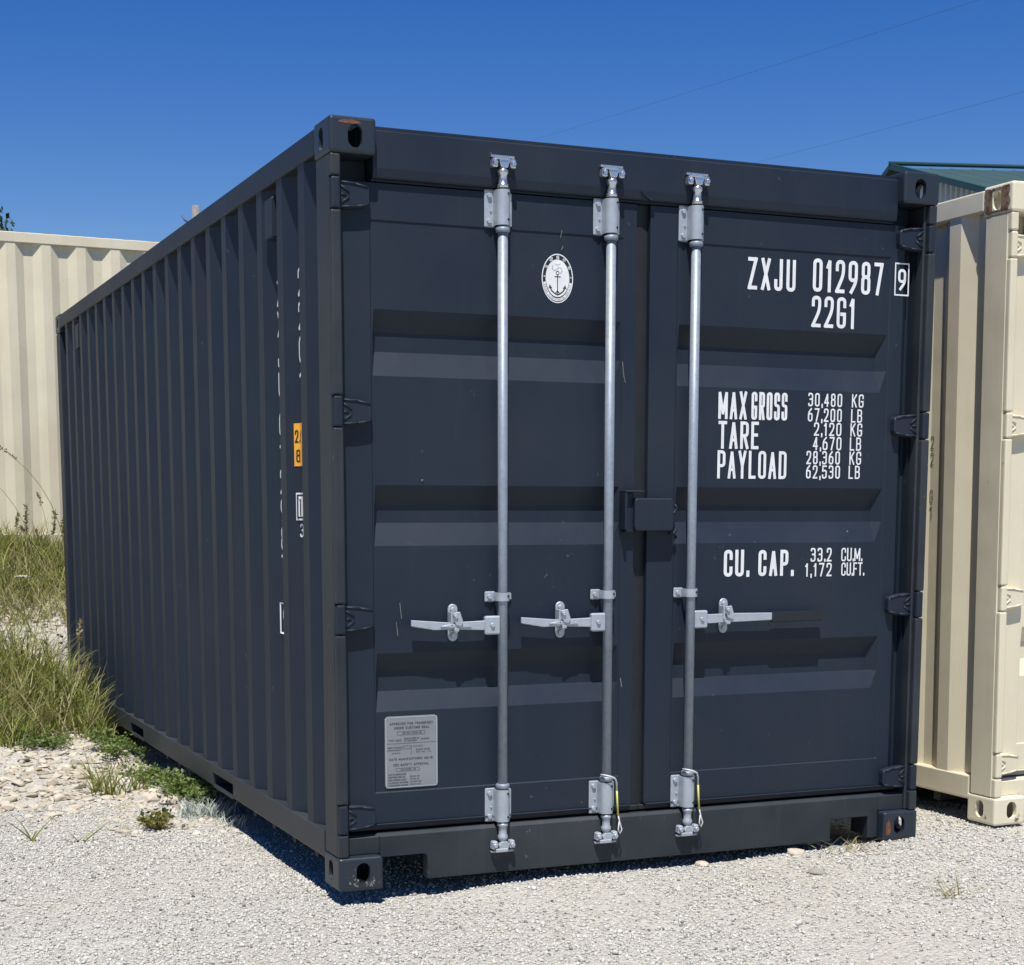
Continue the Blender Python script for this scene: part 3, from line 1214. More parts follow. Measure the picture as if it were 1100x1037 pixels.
def ell(a_, b_, e, mi, n=48, t0=0, t1=2 * math.pi):
    c = [on_door(EX + a_ * math.cos(t0 + (t1 - t0) * k / n), EZ + b_ * math.sin(t0 + (t1 - t0) * k / n), e) for k in range(n + 1)]
    c.append(on_door(EX, EZ, e))
    mb.add(c, [(k, k + 1, n + 1) for k in range(n)], mi)


def earc(a_, b_, w, e, mi, t0, t1, n=32):
    p = [Vector((EX + a_ * math.cos(t0 + (t1 - t0) * k / n), EZ + b_ * math.sin(t0 + (t1 - t0) * k / n))) for k in range(n + 1)]
    v_, f_ = ribbon(p, False, w)
    mb.add([on_door(q.x, q.y, e) for q in v_], f_, mi)


ell(EA, EB, 0, 0)
ell(EA * .94, EB * .955, .0003, 1)
ell(EA * .76, EB * .77, .0006, 0)
earc(EA * .85, EB * .865, .0095, .0007, 0, math.pi * 1.06, math.pi * 1.94)
earc(EA * .755, EB * .765, .0018, .0010, 1, math.pi * 1.08, math.pi * 1.92)


def put_e(x, z, e=0.0):
    return on_door(x, z, .0012 + e)


def estroke(pts, w, closed=False, mi=1):
    v_, f_ = ribbon([Vector((EX + p[0], EZ + p[1])) for p in pts], closed, w)
    mb.add([put_e(q.x, q.y, .0001 * (len(mb.v) % 5)) for q in v_], f_, mi)


# anchor
estroke([(0, .014), (0, -.055)], .0032)
estroke([(-.012, .006), (.012, .006)], .0026)
estroke([(.006 * math.cos(t * .7854), .019 + .006 * math.sin(t * .7854)) for t in range(8)], .0022, True)
estroke([(-.030 + .0, -.030), (-.022, -.043), (-.010, -.052), (0, -.056), (.010, -.052), (.022, -.043), (.030, -.030)], .0040)
estroke([(-.034, -.036), (-.030, -.024), (-.022, -.034)], .0026)
estroke([(.034, -.036), (.030, -.024), (.022, -.034)], .0026)
estroke([(-.007, -.050), (0, -.042), (.007, -.050)], .0030)
# rope curling above the stock
estroke([(-.018, .044), (-.022, .034), (-.014, .026), (-.004, .030), (.004, .038), (.014, .036), (.018, .026), (.010, .016)], .0010)
estroke([(-.012, .050), (-.002, .046), (.010, .050)], .0010)
# five characters on the dark band
CJ = [[[(-1, .4), (1, .4), (1, -.4), (-1, -.4), (-1, .4)], [(0, 1), (0, -1)]],
      [[(-1, 1), (1, 1), (1, -1), (-1, -1), (-1, 1)], [(-.6, .4), (.6, .4)], [(-.6, -.5), (.6, -.5)], [(0, .4), (0, -.5)]],
      [[(-.8, .8), (-.8, -1)], [(-1, .1), (0, .1)], [(-.1, .9), (-.1, -1)], [(.3, .9), (1, .3)], [(.3, 0), (1, 0), (1, -1), (.3, -1), (.3, 0)]],
      [[(-.5, 1), (-1, .3), (-.3, .2), (-1, -.4)], [(-1, -.9), (-.2, -.6)], [(.1, .9), (.9, .9), (.6, .1), (1, .1), (.3, -1)], [(.2, .2), (1, -1)]],
      [[(-.6, 1), (-.4, .7)], [(-1, .4), (-.1, .4), (-.9, -.3)], [(-.5, .1), (-.5, -1)], [(.1, .2), (1, .2)], [(.55, .9), (.55, -.9)], [(0, -.9), (1, -.9)]]]
for ch, t in zip(CJ, (148, 119, 90, 61, 32)):
    t = math.radians(t)
    cx_, cz_ = EA * .85 * math.cos(t), EB * .865 * math.sin(t)
    for st in ch:
        estroke([(cx_ + p[0] * .0048, cz_ + p[1] * .0056) for p in st], .0017, False, 0)
for t in (176, 4):
    t = math.radians(t)
    estroke([(EA * .85 * math.cos(t) - .002, EB * .865 * math.sin(t)), (EA * .85 * math.cos(t) + .002, EB * .865 * math.sin(t))], .004, False, 0)
msg = "CHINA CLASSIFICATION SOCIETY"
for k, c in enumerate(msg):
    if c == ' ':
        continue
    t = math.radians(199 + k * (142 / (len(msg) - 1)))
    ox, oz = EX + EA * .85 * math.cos(t), EZ + EB * .865 * math.sin(t)
    ang = math.atan2(EA * math.cos(t), -EB * math.sin(t) * 1.0) if False else t + math.pi / 2
    ca, sa = math.cos(ang), math.sin(ang)
    glyph(mb, c, -.0014, -.0026, .0028, .0052, .0008,
          lambda x, z, e, ox=ox, oz=oz, ca=ca, sa=sa: put_e(ox + x * ca - z * sa, oz + x * sa + z * ca, e), 1)
mb.build("anchor_emblem", [M['white'], M['black_vinyl']], dl)

# approval plate
mb = MB()
PX0, PX1, PZ0, PZ1 = .1925, .3905, .343, .598
c_ = .010
mb.prism([(PX0 + c_, PZ0), (PX1 - c_, PZ0), (PX1, PZ0 + c_), (PX1, PZ1 - c_), (PX1 - c_, PZ1), (PX0 + c_, PZ1), (PX0, PZ1 - c_), (PX0, PZ0 + c_)], 'y', DY - .0005, DY + .006, 0, .0006)


def on_plate(x, z, e=0.0):
    return (PX0 + x, DY - .0013 - e, PZ1 - z)


def ptext(s_, x0, x1, z, h, sw=.2):
    text(mb, s_, x0, x1, -z - h, -z, lambda x, zz, e: on_plate(x, -zz, e), sw, .34, 1)


def pbox(x0, x1, z0, z1, w=.0011, mi=1):
    v_, f_ = ribbon([Vector(p) for p in ((x0, z0), (x1, z0), (x1, z1), (x0, z1))], True, w)
    mb.add([on_plate(q.x, q.y) for q in v_], f_, mi)


def pline(x0, z0, x1, z1, w=.0011, mi=1):
    v_, f_ = ribbon([Vector((x0, z0)), Vector((x1, z1))], False, w)
    mb.add([on_plate(q.x, q.y) for q in v_], f_, mi)


pbox(.004, .194, .004, .251, .0014, 2)
ptext("APPROVED FOR TRANSPORT", .018, .180, .022, .0085)
ptext("UNDER CUSTOMS SEAL", .034, .166, .037, .0085)
pbox(.046, .150, .054, .066)
ptext("CN-ZX 0129/18", .066, .136, .057, .006)
ptext("TYPE ZX20", .012, .060, .082, .006)
ptext("MANUFACTURER NO.", .072, .128, .077, .005)
ptext("OF CONTAINER", .072, .118, .085, .005)
ptext("012987", .134, .166, .080, .006)
pline(.006, .096, .192, .096)
ptext("TIMBER TREATMENT", .008, .066, .108, .005)
ptext("COMPONENT", .008, .062, .117, .005)
ptext("IM/2018", .026, .056, .128, .0045)
pbox(.068, .096, .106, .116)
pline(.098, .104, .098, .136)
ptext("OWNER", .104, .140, .106, .0045)
ptext("MARINE CARGO", .116, .168, .118, .005)
ptext("BOX CO. LTD", .116, .172, .127, .005)
ptext("DATE MANUFACTURED 05/18", .016, .178, .148, .008)
ptext("CSC SAFETY APPROVAL", .030, .164, .168, .0085)
pbox(.040, .128, .184, .195)
ptext("CN/CCS 18", .058, .114, .1865, .006)
for k, (s_, w_) in enumerate((("DATE OF MANUFACTURE", .066), ("IDENTIFICATION NO.", .062), ("MAX GROSS MASS", .066), ("ALLOWABLE STACKING", .074), ("TRANSVERSE RACKING", .074))):
    ptext(s_, .012, .012 + w_, .203 + k * .0098, .0055, .22)
for k, (s_, w_) in enumerate((("30480 KG", .036), ("67200 LB", .034), ("192000 KG", .042), ("15240 KG", .040))):
    ptext(s_, .092, .092 + w_, .2125 + k * .0095, .0052, .22)
mb.build("approval_plate", [M['plate'], M['plate_ink'], M['plate_edge']], dl)

# markings on the left side, in the first two recesses
FLAT0 = RIB0 + .140                     # near end of the first full inner flat


def on_side(off, out=.0016):
    """u runs from far (left of the letter) to near; z up"""
    def f(u, z, e=0.0):
        y = off - u
        return (side_x(y) - out - e, y, z)
    return f


def side_decal(name, items, m_='white'):
    mb = MB()
    for ch, yfar, w, z0, z1 in items:
        glyph(mb, ch, 0, z0, w, z1 - z0, (z1 - z0) * .12, on_side(yfar))
    return mb.build(name, M[m_], D['side0'])


yf0 = RIB0 + .2105 - .003
yf1 = yf0 + PITCH_R
side_decal("side_size_code", [(c, yf0, .064, 2.075 - k * .118, 2.173 - k * .118) for k, c in enumerate("22G1")])
items = [(c, yf1, .064, 2.070 - k * .112, 2.164 - k * .112) for k, c in enumerate("ZXJU")]
items += [(c, yf1, .064, 1.590 - k * .107, 1.682 - k * .107) for k, c in enumerate("012987")]
side_decal("side_serial_number", items)
mb = MB()
f = on_side(yf1 + .012)
vs, fs = ribbon([Vector(p) for p in ((0, .848), (.085, .848), (.085, .962), (0, .962))], True, .006)
mb.add([f(v.x, v.y) for v in vs], fs)
glyph(mb, '9', .02, .862, .044, .086, .012, f)
mb.build("side_check_digit", M['white'], D['side0'])
# orange height sticker, folded across the slope and the flat
mb = MB()
f = on_side(.556, .003)
us = [0, .556 - (RIB0 + .2105), .105]
mb.add([f(u, z) for u in us for z in (1.474, 1.628)], [(0, 1, 3, 2), (2, 3, 5, 4)], 0)
f2 = on_side(.556, .0040)
glyph(mb, '2', .005, 1.558, .017, .046, .006, f2, 1)
glyph(mb, '.', .025, 1.558, .008, .046, .006, f2, 1)
glyph(mb, '6', .034, 1.558, .024, .046, .006, f2, 1)
glyph(mb, 'M', .066, 1.558, .022, .046, .006, f2, 1)
glyph(mb, '8', .010, 1.488, .020, .046, .006, f2, 1)
glyph(mb, '6', .050, 1.488, .024, .046, .006, f2, 1)
mb.build("height_sticker", [M['orange'], M['black_vinyl']], D['side0'])
mb = MB()
f = on_side(.551, .003)
us = [0, .551 - (RIB0 + .2105), .10]
mb.add([f(u, z) for u in us for z in (1.278, 1.378)], [(0, 1, 3, 2), (2, 3, 5, 4)], 0)
f2 = on_side(.551, .0040)
vs, fs = ribbon([Vector(p) for p in ((.008, 1.288), (.090, 1.288), (.090, 1.368), (.008, 1.368))], True, .007)
mb.add([f2(v.x, v.y) for v in vs], fs, 1)
glyph(mb, 'i', .018, 1.296, .008, .060, .008, f2, 1)
mb.build("info_sticker", [M['white'], M['black_vinyl']], D['side0'])
side_decal("small_numeral", [('3', .536, .030, 1.217, 1.265)])
# ventilators near the top of the side
for yv in (RIB0 + .072 + .068 + PITCH_R + .035, RIB0 + .14 + .035 + PITCH_R * 17):
    mb = MB()
    mb.prism([(-.012, 2.45), (.044, 2.475), (.044, 2.31), (.004, 2.31), (-.012, 2.33)], 'y', yv - .05, yv + .05, 0, .004)
    mb.xf(lambda p: (max(p.x, .0035) if p.x < .0 else p.x, p.y, p.z))
    mb.build("ventilator", M['dark'], root)
# wear: rust on the near top casting and the far bottom one, grit thrown on the near bottom casting
def blot(x0, x1, z0, z1, y, seed, n=26, jag=.35):
    r = random.Random(seed)
    cx_, cz_, a_, b_ = (x0 + x1) / 2, (z0 + z1) / 2, (x1 - x0) / 2, (z1 - z0) / 2
    pts = []
    for k in range(n):
        t = 2 * math.pi * k / n
        q = 1 - jag * r.random()
        pts.append((cx_ + a_ * q * math.cos(t), y, cz_ + b_ * q * math.sin(t)))
    return pts


mb = MB()
p_ = blot(.022, .112, 2.5645, 2.5795, -.0007, 3)
mb.add(p_ + [(.067, -.0007, 2.572)], [((k + 1) % 26, k, 26) for k in range(26)])
mb.build("rust_patch", M['rustspot'], D['cast001'])
mb = MB()
p_ = blot(2.283, 2.312, .016, .095, -.0007, 5)
mb.add(p_ + [(2.297, -.0007, .055)], [((k + 1) % 26, k, 26) for k in range(26)])
mb.build("rust_patch", M['rustspot'], D['cast100'])
mb = MB()
rr = random.Random(4)
for k in range(34):
    x = .03 + .10 * rr.random() ** .8
    z = .013 + abs(rr.gauss(0, .022))
    if (x - .088) ** 2 / .026 ** 2 + (z - .062) ** 2 / .036 ** 2 < 1:
        continue
    s_ = .002 + .003 * rr.random()
    p_ = blot(x - s_, x + s_, z - s_, z + s_ * 1.8, -.0007 - k * 1e-5, k, 7, .6)
    mb.add(p_, [tuple(range(6, -1, -1))])
mb.build("grit_scuff", M['scratch'], D['cast000'])

# chalk loops scrawled on the side of the near corner post
mb = MB()
for pts in ([(.060, .905), (.085, .93), (.108, .90), (.118, .84), (.112, .77), (.095, .73), (.075, .74), (.066, .79)], [(.09, .73), (.10, .66), (.085, .60), (.10, .56)],
            [(.062, .47), (.10, .455), (.108, .40), (.098, .33), (.104, .25)]):
    pl = rounded([(p[0], p[1], .02) for p in pts], False, .02)
    vs, fs = ribbon(pl, False, .0028)
    mb.add([(.0012, v.x, v.y) for v in vs], [tuple(reversed(q)) for q in fs])
M['chalk'] = plain("yellow_chalk", (0.13, 0.135, 0.10), .9, .5, 90)
mb.build("chalk_scrawl", M['chalk'], D['post0'])
# small pale nicks in the door paint
mb = MB()
for x, z0_, z1_, w in ((.862, 2.262, 2.290, .0022), (.866, 2.222, 2.236, .003), (1.112, 1.845, 1.790, .0028), (1.118, 1.80, 1.772, .0024), (.335, 1.416, 1.42, .005), (.252, .995, .94, .0022), (.238, .93, .88, .002), (1.116, .70, .665, .0035), (2.10, 1.232, 1.236, .006)):
    vs, fs = ribbon([Vector((x, z0_)), Vector((x + .006, z1_))], False, w)
    mb.add([(v.x, DY - .0008, v.y) for v in vs], fs)
mb.build("paint_nicks", M['scratch'], dl)

# cable seals hung on the second and third bars
for k, (x, lab) in enumerate(((1.045, "yellow and white cable seal looped round the middle locking bar's lower end"),
                              (1.390, "yellow and white cable seal looped round the right door's locking bar"))):
    t = thing("cable_seal", lab, "cable seal", (x, .022, .33), "cable seals on the locking bars")
    mb = MB()
    mb.tube([(-.026, .0, .018), (-.020, -.026, .019), (.0, -.034, .014), (.020, -.028, .004), (.032, -.016, -.016), (.035, -.012, -.045)], .0032, 8)
    mb.build("wire_loop", M['seal_white'], t)
    mb = MB()
    mb.tube([(.040, -.014, -.135), (.046, -.018, -.165), (.054, -.018, -.19), (.046, -.02, -.206), (.038, -.02, -.19), (.043, -.018, -.16)], .0026, 8)
    mb.build("wire_knot", M['seal_white'], t)
    MB().tube([(.035, -.012, -.045), (.037, -.013, -.09), (.040, -.014, -.137)], .0038, 8).build("yellow_sleeve", M['yellow'], t)

# ------------------------------------------------------------------ the two beige containers
B = container("beige shipping container standing just right of the charcoal one, rusty top corner", "shipping containers in the yard",
              M['beige'], M['beige_cast'], M['beige_gasket'], (2.853, .030, .012), (0, math.radians(-.85), 0), False)
mb = MB()
rr = random.Random(8)
f = on_side(RIB0 + .2105, .0016)
for c, z in (("2", 1.565), ("2", 1.495), ("G", 1.335), ("1", 1.265)):
    glyph(mb, c, 0, z, .022, .056, .005, f)
mb.build("side_size_code", M['faded_vinyl'], B['side0'])

# worn brown side of the near top casting: a ragged ring round its hole
mb = MB()
N = 40
vs = []
for k in range(N):
    t = 2 * math.pi * k / N
    c, sn = math.cos(t), math.sin(t)
    q = 1 / max(abs(c) / .080, abs(sn) / .052)
    q *= 1 - .16 * rr.random()
    vs.append((-.0008, min(.170, .094 + q * c), 2.529 + q * sn))
for k in range(N):
    t = 2 * math.pi * k / N
    c, sn = math.cos(t), math.sin(t)
    q = 1 / max(abs(c) / .0265, abs(sn) / .0385)
    vs.append((-.0008, .096 + q * c, 2.529 + q * sn))
mb.add(vs, [(k, (k + 1) % N, N + (k + 1) % N, N + k) for k in range(N)])
M['brownwear'] = rusty("brown_worn_paint", (0.22, 0.145, 0.085), (0.12, 0.06, 0.03), 0.5, 18, 0.8)
mb.build("rust_patch", M['brownwear'], B['cast001'])
C2 = container("beige shipping container standing broadside on the grassy bank behind", "shipping containers in the yard",
               M['beige'], M['beige_cast'], M['beige_gasket'], (2.35, 8.72, .944), (0, 0, math.radians(93)), False)

# ------------------------------------------------------------------ green roofed building far right
def building():
    t = thing("metal_building", "pale metal building with a dark green roof beyond the beige container", "building")
    ap = px(957, 178, 24.5)
    u = Vector((.96, -.28, 0)).normalized()
    v = Vector((-u.y, u.x, 0)) * -1            # towards the viewer, down the near slope
    hw, slope, ln = 5.2, .285, 18.0
    R0 = ap
    ez = R0.z - hw * slope

    def pt(a, s, z):
        q = R0 + u * a + v * s
        return (q.x, q.y, z)
    # walls: ribbed gable and long side
    wall = MB()
    n = 52
    top = []
    vs, fs = [], []
    for k in range(n + 1):
        for dd, a_ in ((0, 0.30), (.03, .24), (.10, .24), (.13, .30)):
            s_ = -hw + .3 + (2 * hw - .6) * k / n + dd
            if s_ > hw - .3:
                continue
            z = R0.z - abs(s_) * slope - .045
            vs += [pt(a_, s_, -.6), pt(a_, s_, z)]
    for i in range(len(vs) // 2 - 1):
        fs.append((2 * i, 2 * i + 1, 2 * i + 3, 2 * i + 2))
    wall.add(vs, fs)
    for s_ in (-hw + .3, hw - .3):
        vs, fs = [], []
        a_ = .3
        while a_ < ln - .3:
            for dd, o_ in ((0, 0), (.17, 0), (.20, .03), (.27, .03), (.30, 0)):
                sg = 1 if s_ > 0 else -1
                vs += [pt(a_ + dd, s_ + sg * o_, -.6), pt(a_ + dd, s_ + sg * o_, ez + .02)]
            a_ += .305
        for i in range(len(vs) // 2 - 1):
            fs.append((2 * i, 2 * i + 1, 2 * i + 3, 2 * i + 2))
        wall.add(vs, fs)
    wall.build("wall", M['bwall'], t)
    roof = MB()
    for sg in (-1, 1):
        a_ = 0.0
        vs, fs = [], []
        while a_ < ln:
            for dd, h_ in ((0, 0), (.27, 0), (.28, .008), (.30, .008), (.31, 0)):
                vs += [pt(a_ + dd, 0, R0.z + h_ - .03), pt(a_ + dd, sg * hw, ez + h_ - .03)]
            a_ += .325
        for i in range(len(vs) // 2 - 1):
            fs.append((2 * i, 2 * i + 1, 2 * i + 3, 2 * i + 2))
        roof.add(vs, fs)
    ro = roof.build("roof", M['broof'], t)
    tr = MB()
    for sg in (-1, 1):
        for a_ in (-.02, ln):
            A, Bp = Vector(pt(a_, 0, R0.z + .03)), Vector(pt(a_, sg * (hw + .02), ez + .03))
            A2, B2 = Vector(pt(a_, 0, R0.z - .055)), Vector(pt(a_, sg * (hw + .02), ez - .055))
            o_ = u * .04
            q = [A, Bp, B2, A2, A + o_, Bp + o_, B2 + o_, A2 + o_]
            tr.add(q, [(0, 1, 2, 3), (7, 6, 5, 4), (0, 4, 5, 1), (3, 2, 6, 7), (1, 5, 6, 2)])
    A, Bp = Vector(pt(-.03, 0, R0.z + .03)), Vector(pt(ln, 0, R0.z + .03))
    tr.tube([A, Bp], .03, 8)
    tr.build("roof_trim", M['btrim'], ro)


M['bwall'] = plain("white_metal_siding", (0.55, 0.58, 0.62), .4, .05, 3, .1)
M['broof'] = plain("green_metal_roof", (0.030, 0.066, 0.060), .6, .12, 1.5)
M['btrim'] = plain("green_metal_trim", (0.010, 0.050, 0.042), .45, .12, 1.5)
building()

# ------------------------------------------------------------------ pole, wires, tree
M['wood'] = plain("weathered_pole_wood", (0.20, 0.19, 0.175), .85, .3, 20, 0, .2)
M['porcelain'] = plain("white_porcelain", (0.7, 0.7, 0.7), .3, .05)
M['wire'] = plain("dark_wire", (0.06, 0.09, 0.16), .5, .1)
pt_ = px(210, 221, 60)
t = thing("utility_pole", "weathered wooden utility pole top above the charcoal container's roof rail", "utility pole", (pt_.x, pt_.y, 0))
MB().cyl((0, 0, -.8), (0, 0, pt_.z), .22, .135, 12).build("pole", M['wood'], t)
mb = MB()
rx = Vector((rt.x, rt.y, 0))
a_, b_ = -rx * .5, rx * .4
mb.tube([(a_.x, a_.y, pt_.z - .35), (a_.x * .8, a_.y * .8, pt_.z - .52), (0, 0, pt_.z - .75)], .035, 8)
mb.build("bracket_arm", M['wire'], t)
mb = MB()
mb.lathe(b_.x * .7, b_.y * .7, [(pt_.z - .50, .02), (pt_.z - .46, .09), (pt_.z - .38, .10), (pt_.z - .34, .06), (pt_.z - .28, .08), (pt_.z - .22, .03)], 12)
mb.tube([(0, 0, pt_.z - .52), (b_.x * .7, b_.y * .7, pt_.z - .48)], .025, 6)
mb.build("insulator", M['porcelain'], t)
for k, (A, Bq, lab) in enumerate((((470, 181, 120), (1200, -48, 45), "thin power line crossing the sky higher up, above the doors"),
                                  ((700, 202, 120), (1300, 44, 45), "thin power line low in the sky beside the green roof"))):
    a_, b_ = px(*A), px(*Bq)
    mb = MB()
    pts = [a_.lerp(b_, q / 40) - Vector((0, 0, 1.0 * 4 * (q / 40) * (1 - q / 40) * .12)) for q in range(-6, 47)]
    mb.tube(pts, .0055, 5)
    tag(mb.build("power_line", M['wire']), lab, "power line", "power lines in the sky")

M['bark'] = plain("dark_bark", (0.06, 0.045, 0.035), .9, .3, 14, 0, .3)
M['crown'] = leafy("tree_leaves", [(0, (.018, .040, .014)), (.5, (.032, .065, .02)), (1, (.05, .09, .03))])


def leaf_cloud(centers, n, size, rng):
    """small folded leaves spread through blobs (cx, cy, cz, r)"""
    C_ = np.array(centers)
    w = C_[:, 3] ** 2
    idx = rng.choice(len(C_), n, p=w / w.sum())
    d = rng.normal(size=(n, 3))
    d /= np.linalg.norm(d, axis=1)[:, None]
    r = C_[idx, 3] * rng.random(n) ** .45
    P_ = C_[idx, :3] + d * r[:, None]
    a = rng.normal(size=(n, 3))
    a /= np.linalg.norm(a, axis=1)[:, None]
    b = np.cross(a, rng.normal(size=(n, 3)))
    b /= np.linalg.norm(b, axis=1)[:, None]
    s = size * (.6 + .8 * rng.random(n))[:, None]
    V = np.stack([P_ - a * s, P_ + b * s * .5, P_ + a * s, P_ - b * s * .5], 1).reshape(-1, 3)
    return V, np.arange(4 * n).reshape(n, 4)


tc = px(-58, 262, 42)
t = thing("leafy_tree", "dark leafy tree showing at the picture's left edge above the beige roof", "tree", (tc.x, tc.y, .2))
mb = MB()
top = Vector((0, 0, tc.z + .2))
mb.tube([(0, 0, -.3), (.08, .0, 2.2), (0, .1, 4.5), (0, 0, tc.z - .6), (0.05, 0, tc.z + .6)], [.26, .2, .16, .10, .04], 10)
bl = []
r_ = random.Random(2)
for k in range(22):
    th = r_.random() * 6.283
    h_ = tc.z - 3.6 + 4.6 * r_.random()
    rad = (1.75 - .42 * max(0, h_ - tc.z + .6)) * (.55 + .45 * r_.random())
    p = Vector((rad * math.cos(th), rad * math.sin(th), h_))
    mb.tube([(0, 0, h_ - .9), p * .5 + Vector((0, 0, h_ * .5 - .2)), p], [.06, .04, .012], 6)
    bl.append((p.x, p.y, p.z, .42 + .25 * r_.random()))
for k in range(10):
    bl.append((r_.gauss(0, .5), r_.gauss(0, .5), tc.z - 2.5 + 3.2 * r_.random(), .7))
mb.build("trunk", M['bark'], t)
V, F = leaf_cloud(bl, 9000, .085, np.random.default_rng(4))
np_mesh("crown", V, F, M['crown'], None, t)

# ------------------------------------------------------------------ gravel, rubble and single stones
def ico(sub):
    bm = bmesh.new()
    bmesh.ops.create_icosphere(bm, subdivisions=sub, radius=1)
    v = np.array([x.co[:] for x in bm.verts])
    bm.verts.index_update()
    f = np.array([[x.index for x in q.verts] for q in bm.faces])
    bm.free()
    return v, f


ICO = ico(1)
ICO2 = ico(2)


def stones(P_, size, rng, flat=.55, sink=.3, tilt=.5, mesh=None, cuts=3, jit=.35):
    n = len(P_)
    v, f = mesh or ICO
    k = len(v)
    W_ = np.repeat(v[None], n, 0)
    for _ in range(cuts):
        d = rng.normal(size=(n, 1, 3))
        d /= np.linalg.norm(d, axis=2, keepdims=True)
        h = (.35 + .5 * rng.random((n, 1)))
        q = (W_ * d).sum(2)
        over = np.maximum(q - h, 0)
        W_ = W_ - d * over[..., None]
    W_ = W_ * (1 + jit * (rng.random((n, k, 1)) - .5))
    sc = np.stack([.65 + .7 * rng.random(n), .65 + .5 * rng.random(n), flat * (.6 + .8 * rng.random(n))], 1) * size[:, None]
    W_ = W_ * sc[:, None, :]
    th = rng.random(n) * 6.283
    tx = (rng.random(n) - .5) * 2 * tilt
    c, s = np.cos(tx)[:, None], np.sin(tx)[:, None]
    y, z = W_[..., 1] * c - W_[..., 2] * s, W_[..., 1] * s + W_[..., 2] * c
    x = W_[..., 0]
    c, s = np.cos(th)[:, None], np.sin(th)[:, None]
    x, y = x * c - y * s, x * s + y * c
    W_ = np.stack([x, y, z], -1)
    base = P_.copy()
    base[:, 2] += sc[:, 2] * (1 - 2 * sink)
    V = (W_ + base[:, None, :]).reshape(-1, 3)
    F = (f[None] + (np.arange(n) * k)[:, None, None]).reshape(-1, 3)
    return V, F


def stone_mat(name, stops, sc=40):
    mt, nt, b = mat(name)
    g_ = nd(nt, "ShaderNodeNewGeometry")
    co = coords(nt)
    c = ramp(nt, g_.outputs["Random Per Island"], stops)
    n = noise(nt, sc, 4, .6, co)
    mm = nd(nt, "ShaderNodeMix", data_type='RGBA', blend_type='MULTIPLY')
    mm.inputs[0].default_value = .6
    nt.links.new(c, mm.inputs[6])
    nt.links.new(ramp(nt, n.outputs[0], [(.3, g3(.75)), (.7, g3(1.1))]), mm.inputs[7])
    nt.links.new(mm.outputs[2], b.inputs["Base Color"])
    b.inputs["Roughness"].default_value = .9
    b.inputs["Specular IOR Level"].default_value = .2
    bump(nt, b, n.outputs[0], .4, .006)
    return mt


M['gravel'] = stone_mat("gravel_stone", [(0, (.11, .11, .10)), (.035, (.28, .275, .25)), (.22, (.46, .45, .41)), (.6, (.55, .54, .49)), (.9, (.65, .64, .59)), (1, (.47, .42, .32))], 160)
M['rubble'] = stone_mat("limestone_rubble", [(0, (.30, .26, .195)), (.3, (.44, .395, .315)), (.8, (.54, .495, .41)), (1, (.40, .325, .225))], 45)

rng = np.random.default_rng(21)


def scatter(n, x0, x1, y0, y1):
    x = x0 + (x1 - x0) * rng.random(n)
    y = y0 + (y1 - y0) * rng.random(n)
    return np.stack([x, y, gz(x, y)], 1)


pts = np.concatenate([scatter(80000, -1.7, 4.0, -1.9, .22), scatter(42000, -1.7, .1, .22, 2.3), scatter(9000, 2.4, 3.1, .2, 1.8),
                      scatter(2500, .05, 2.4, .2, .7), scatter(4000, .0, .5, .2, 4)])
# clumps and thin patches, so the cover is not even
keep = rng.random(len(pts)) < np.clip(.62 + 1.3 * VN(pts[:, 0] * 2.3 + 9, pts[:, 1] * 2.3) + .8 * VN2(pts[:, 0] * .9 - .5 * pts[:, 1], pts[:, 1] * 1.6), .12, 1)
pts = pts[keep]
sz = .0029 + .0046 * rng.random(len(pts)) ** 2
big = rng.random(len(pts)) < .015
sz[big] *= 1.7
V, F = stones(pts, sz, rng, .62, .18, 1.1)
tag(np_mesh("gravel", V, F, M['gravel']), "pale crushed limestone gravel covering the yard", "gravel", kind="stuff")

pts = scatter(4200, -1.9, .02, 1.75, 4.6)
d = sstep(1.85, 2.6, pts[:, 1] + .5 * VN(pts[:, 0] * 3, pts[:, 1] * 3)) * (1 - .75 * sstep(-.35, -.02, pts[:, 0]))
pts = pts[rng.random(len(pts)) < d * .8]
p2 = scatter(2200, -1.6, 1.2, 5.6, 8.0)
p3 = scatter(700, -.5, .02, 1.4, 5.2)
p4 = scatter(120, 1.9, 3.6, -.2, .5)
n1 = len(pts)
sz = np.concatenate([.010 + .040 * rng.random(n1) ** 2.6, .014 + .028 * rng.random(len(p2)) ** 2, .010 + .018 * rng.random(len(p3)), .008 + .010 * rng.random(len(p4))])
V, F = stones(np.concatenate([pts, p2, p3, p4]), sz, rng, .36, .40, .45, ICO2, 8, .06)
tag(np_mesh("limestone_rubble", V, F, M['rubble']), "cream limestone rubble between the gravel and the grass", "rubble", kind="stuff")

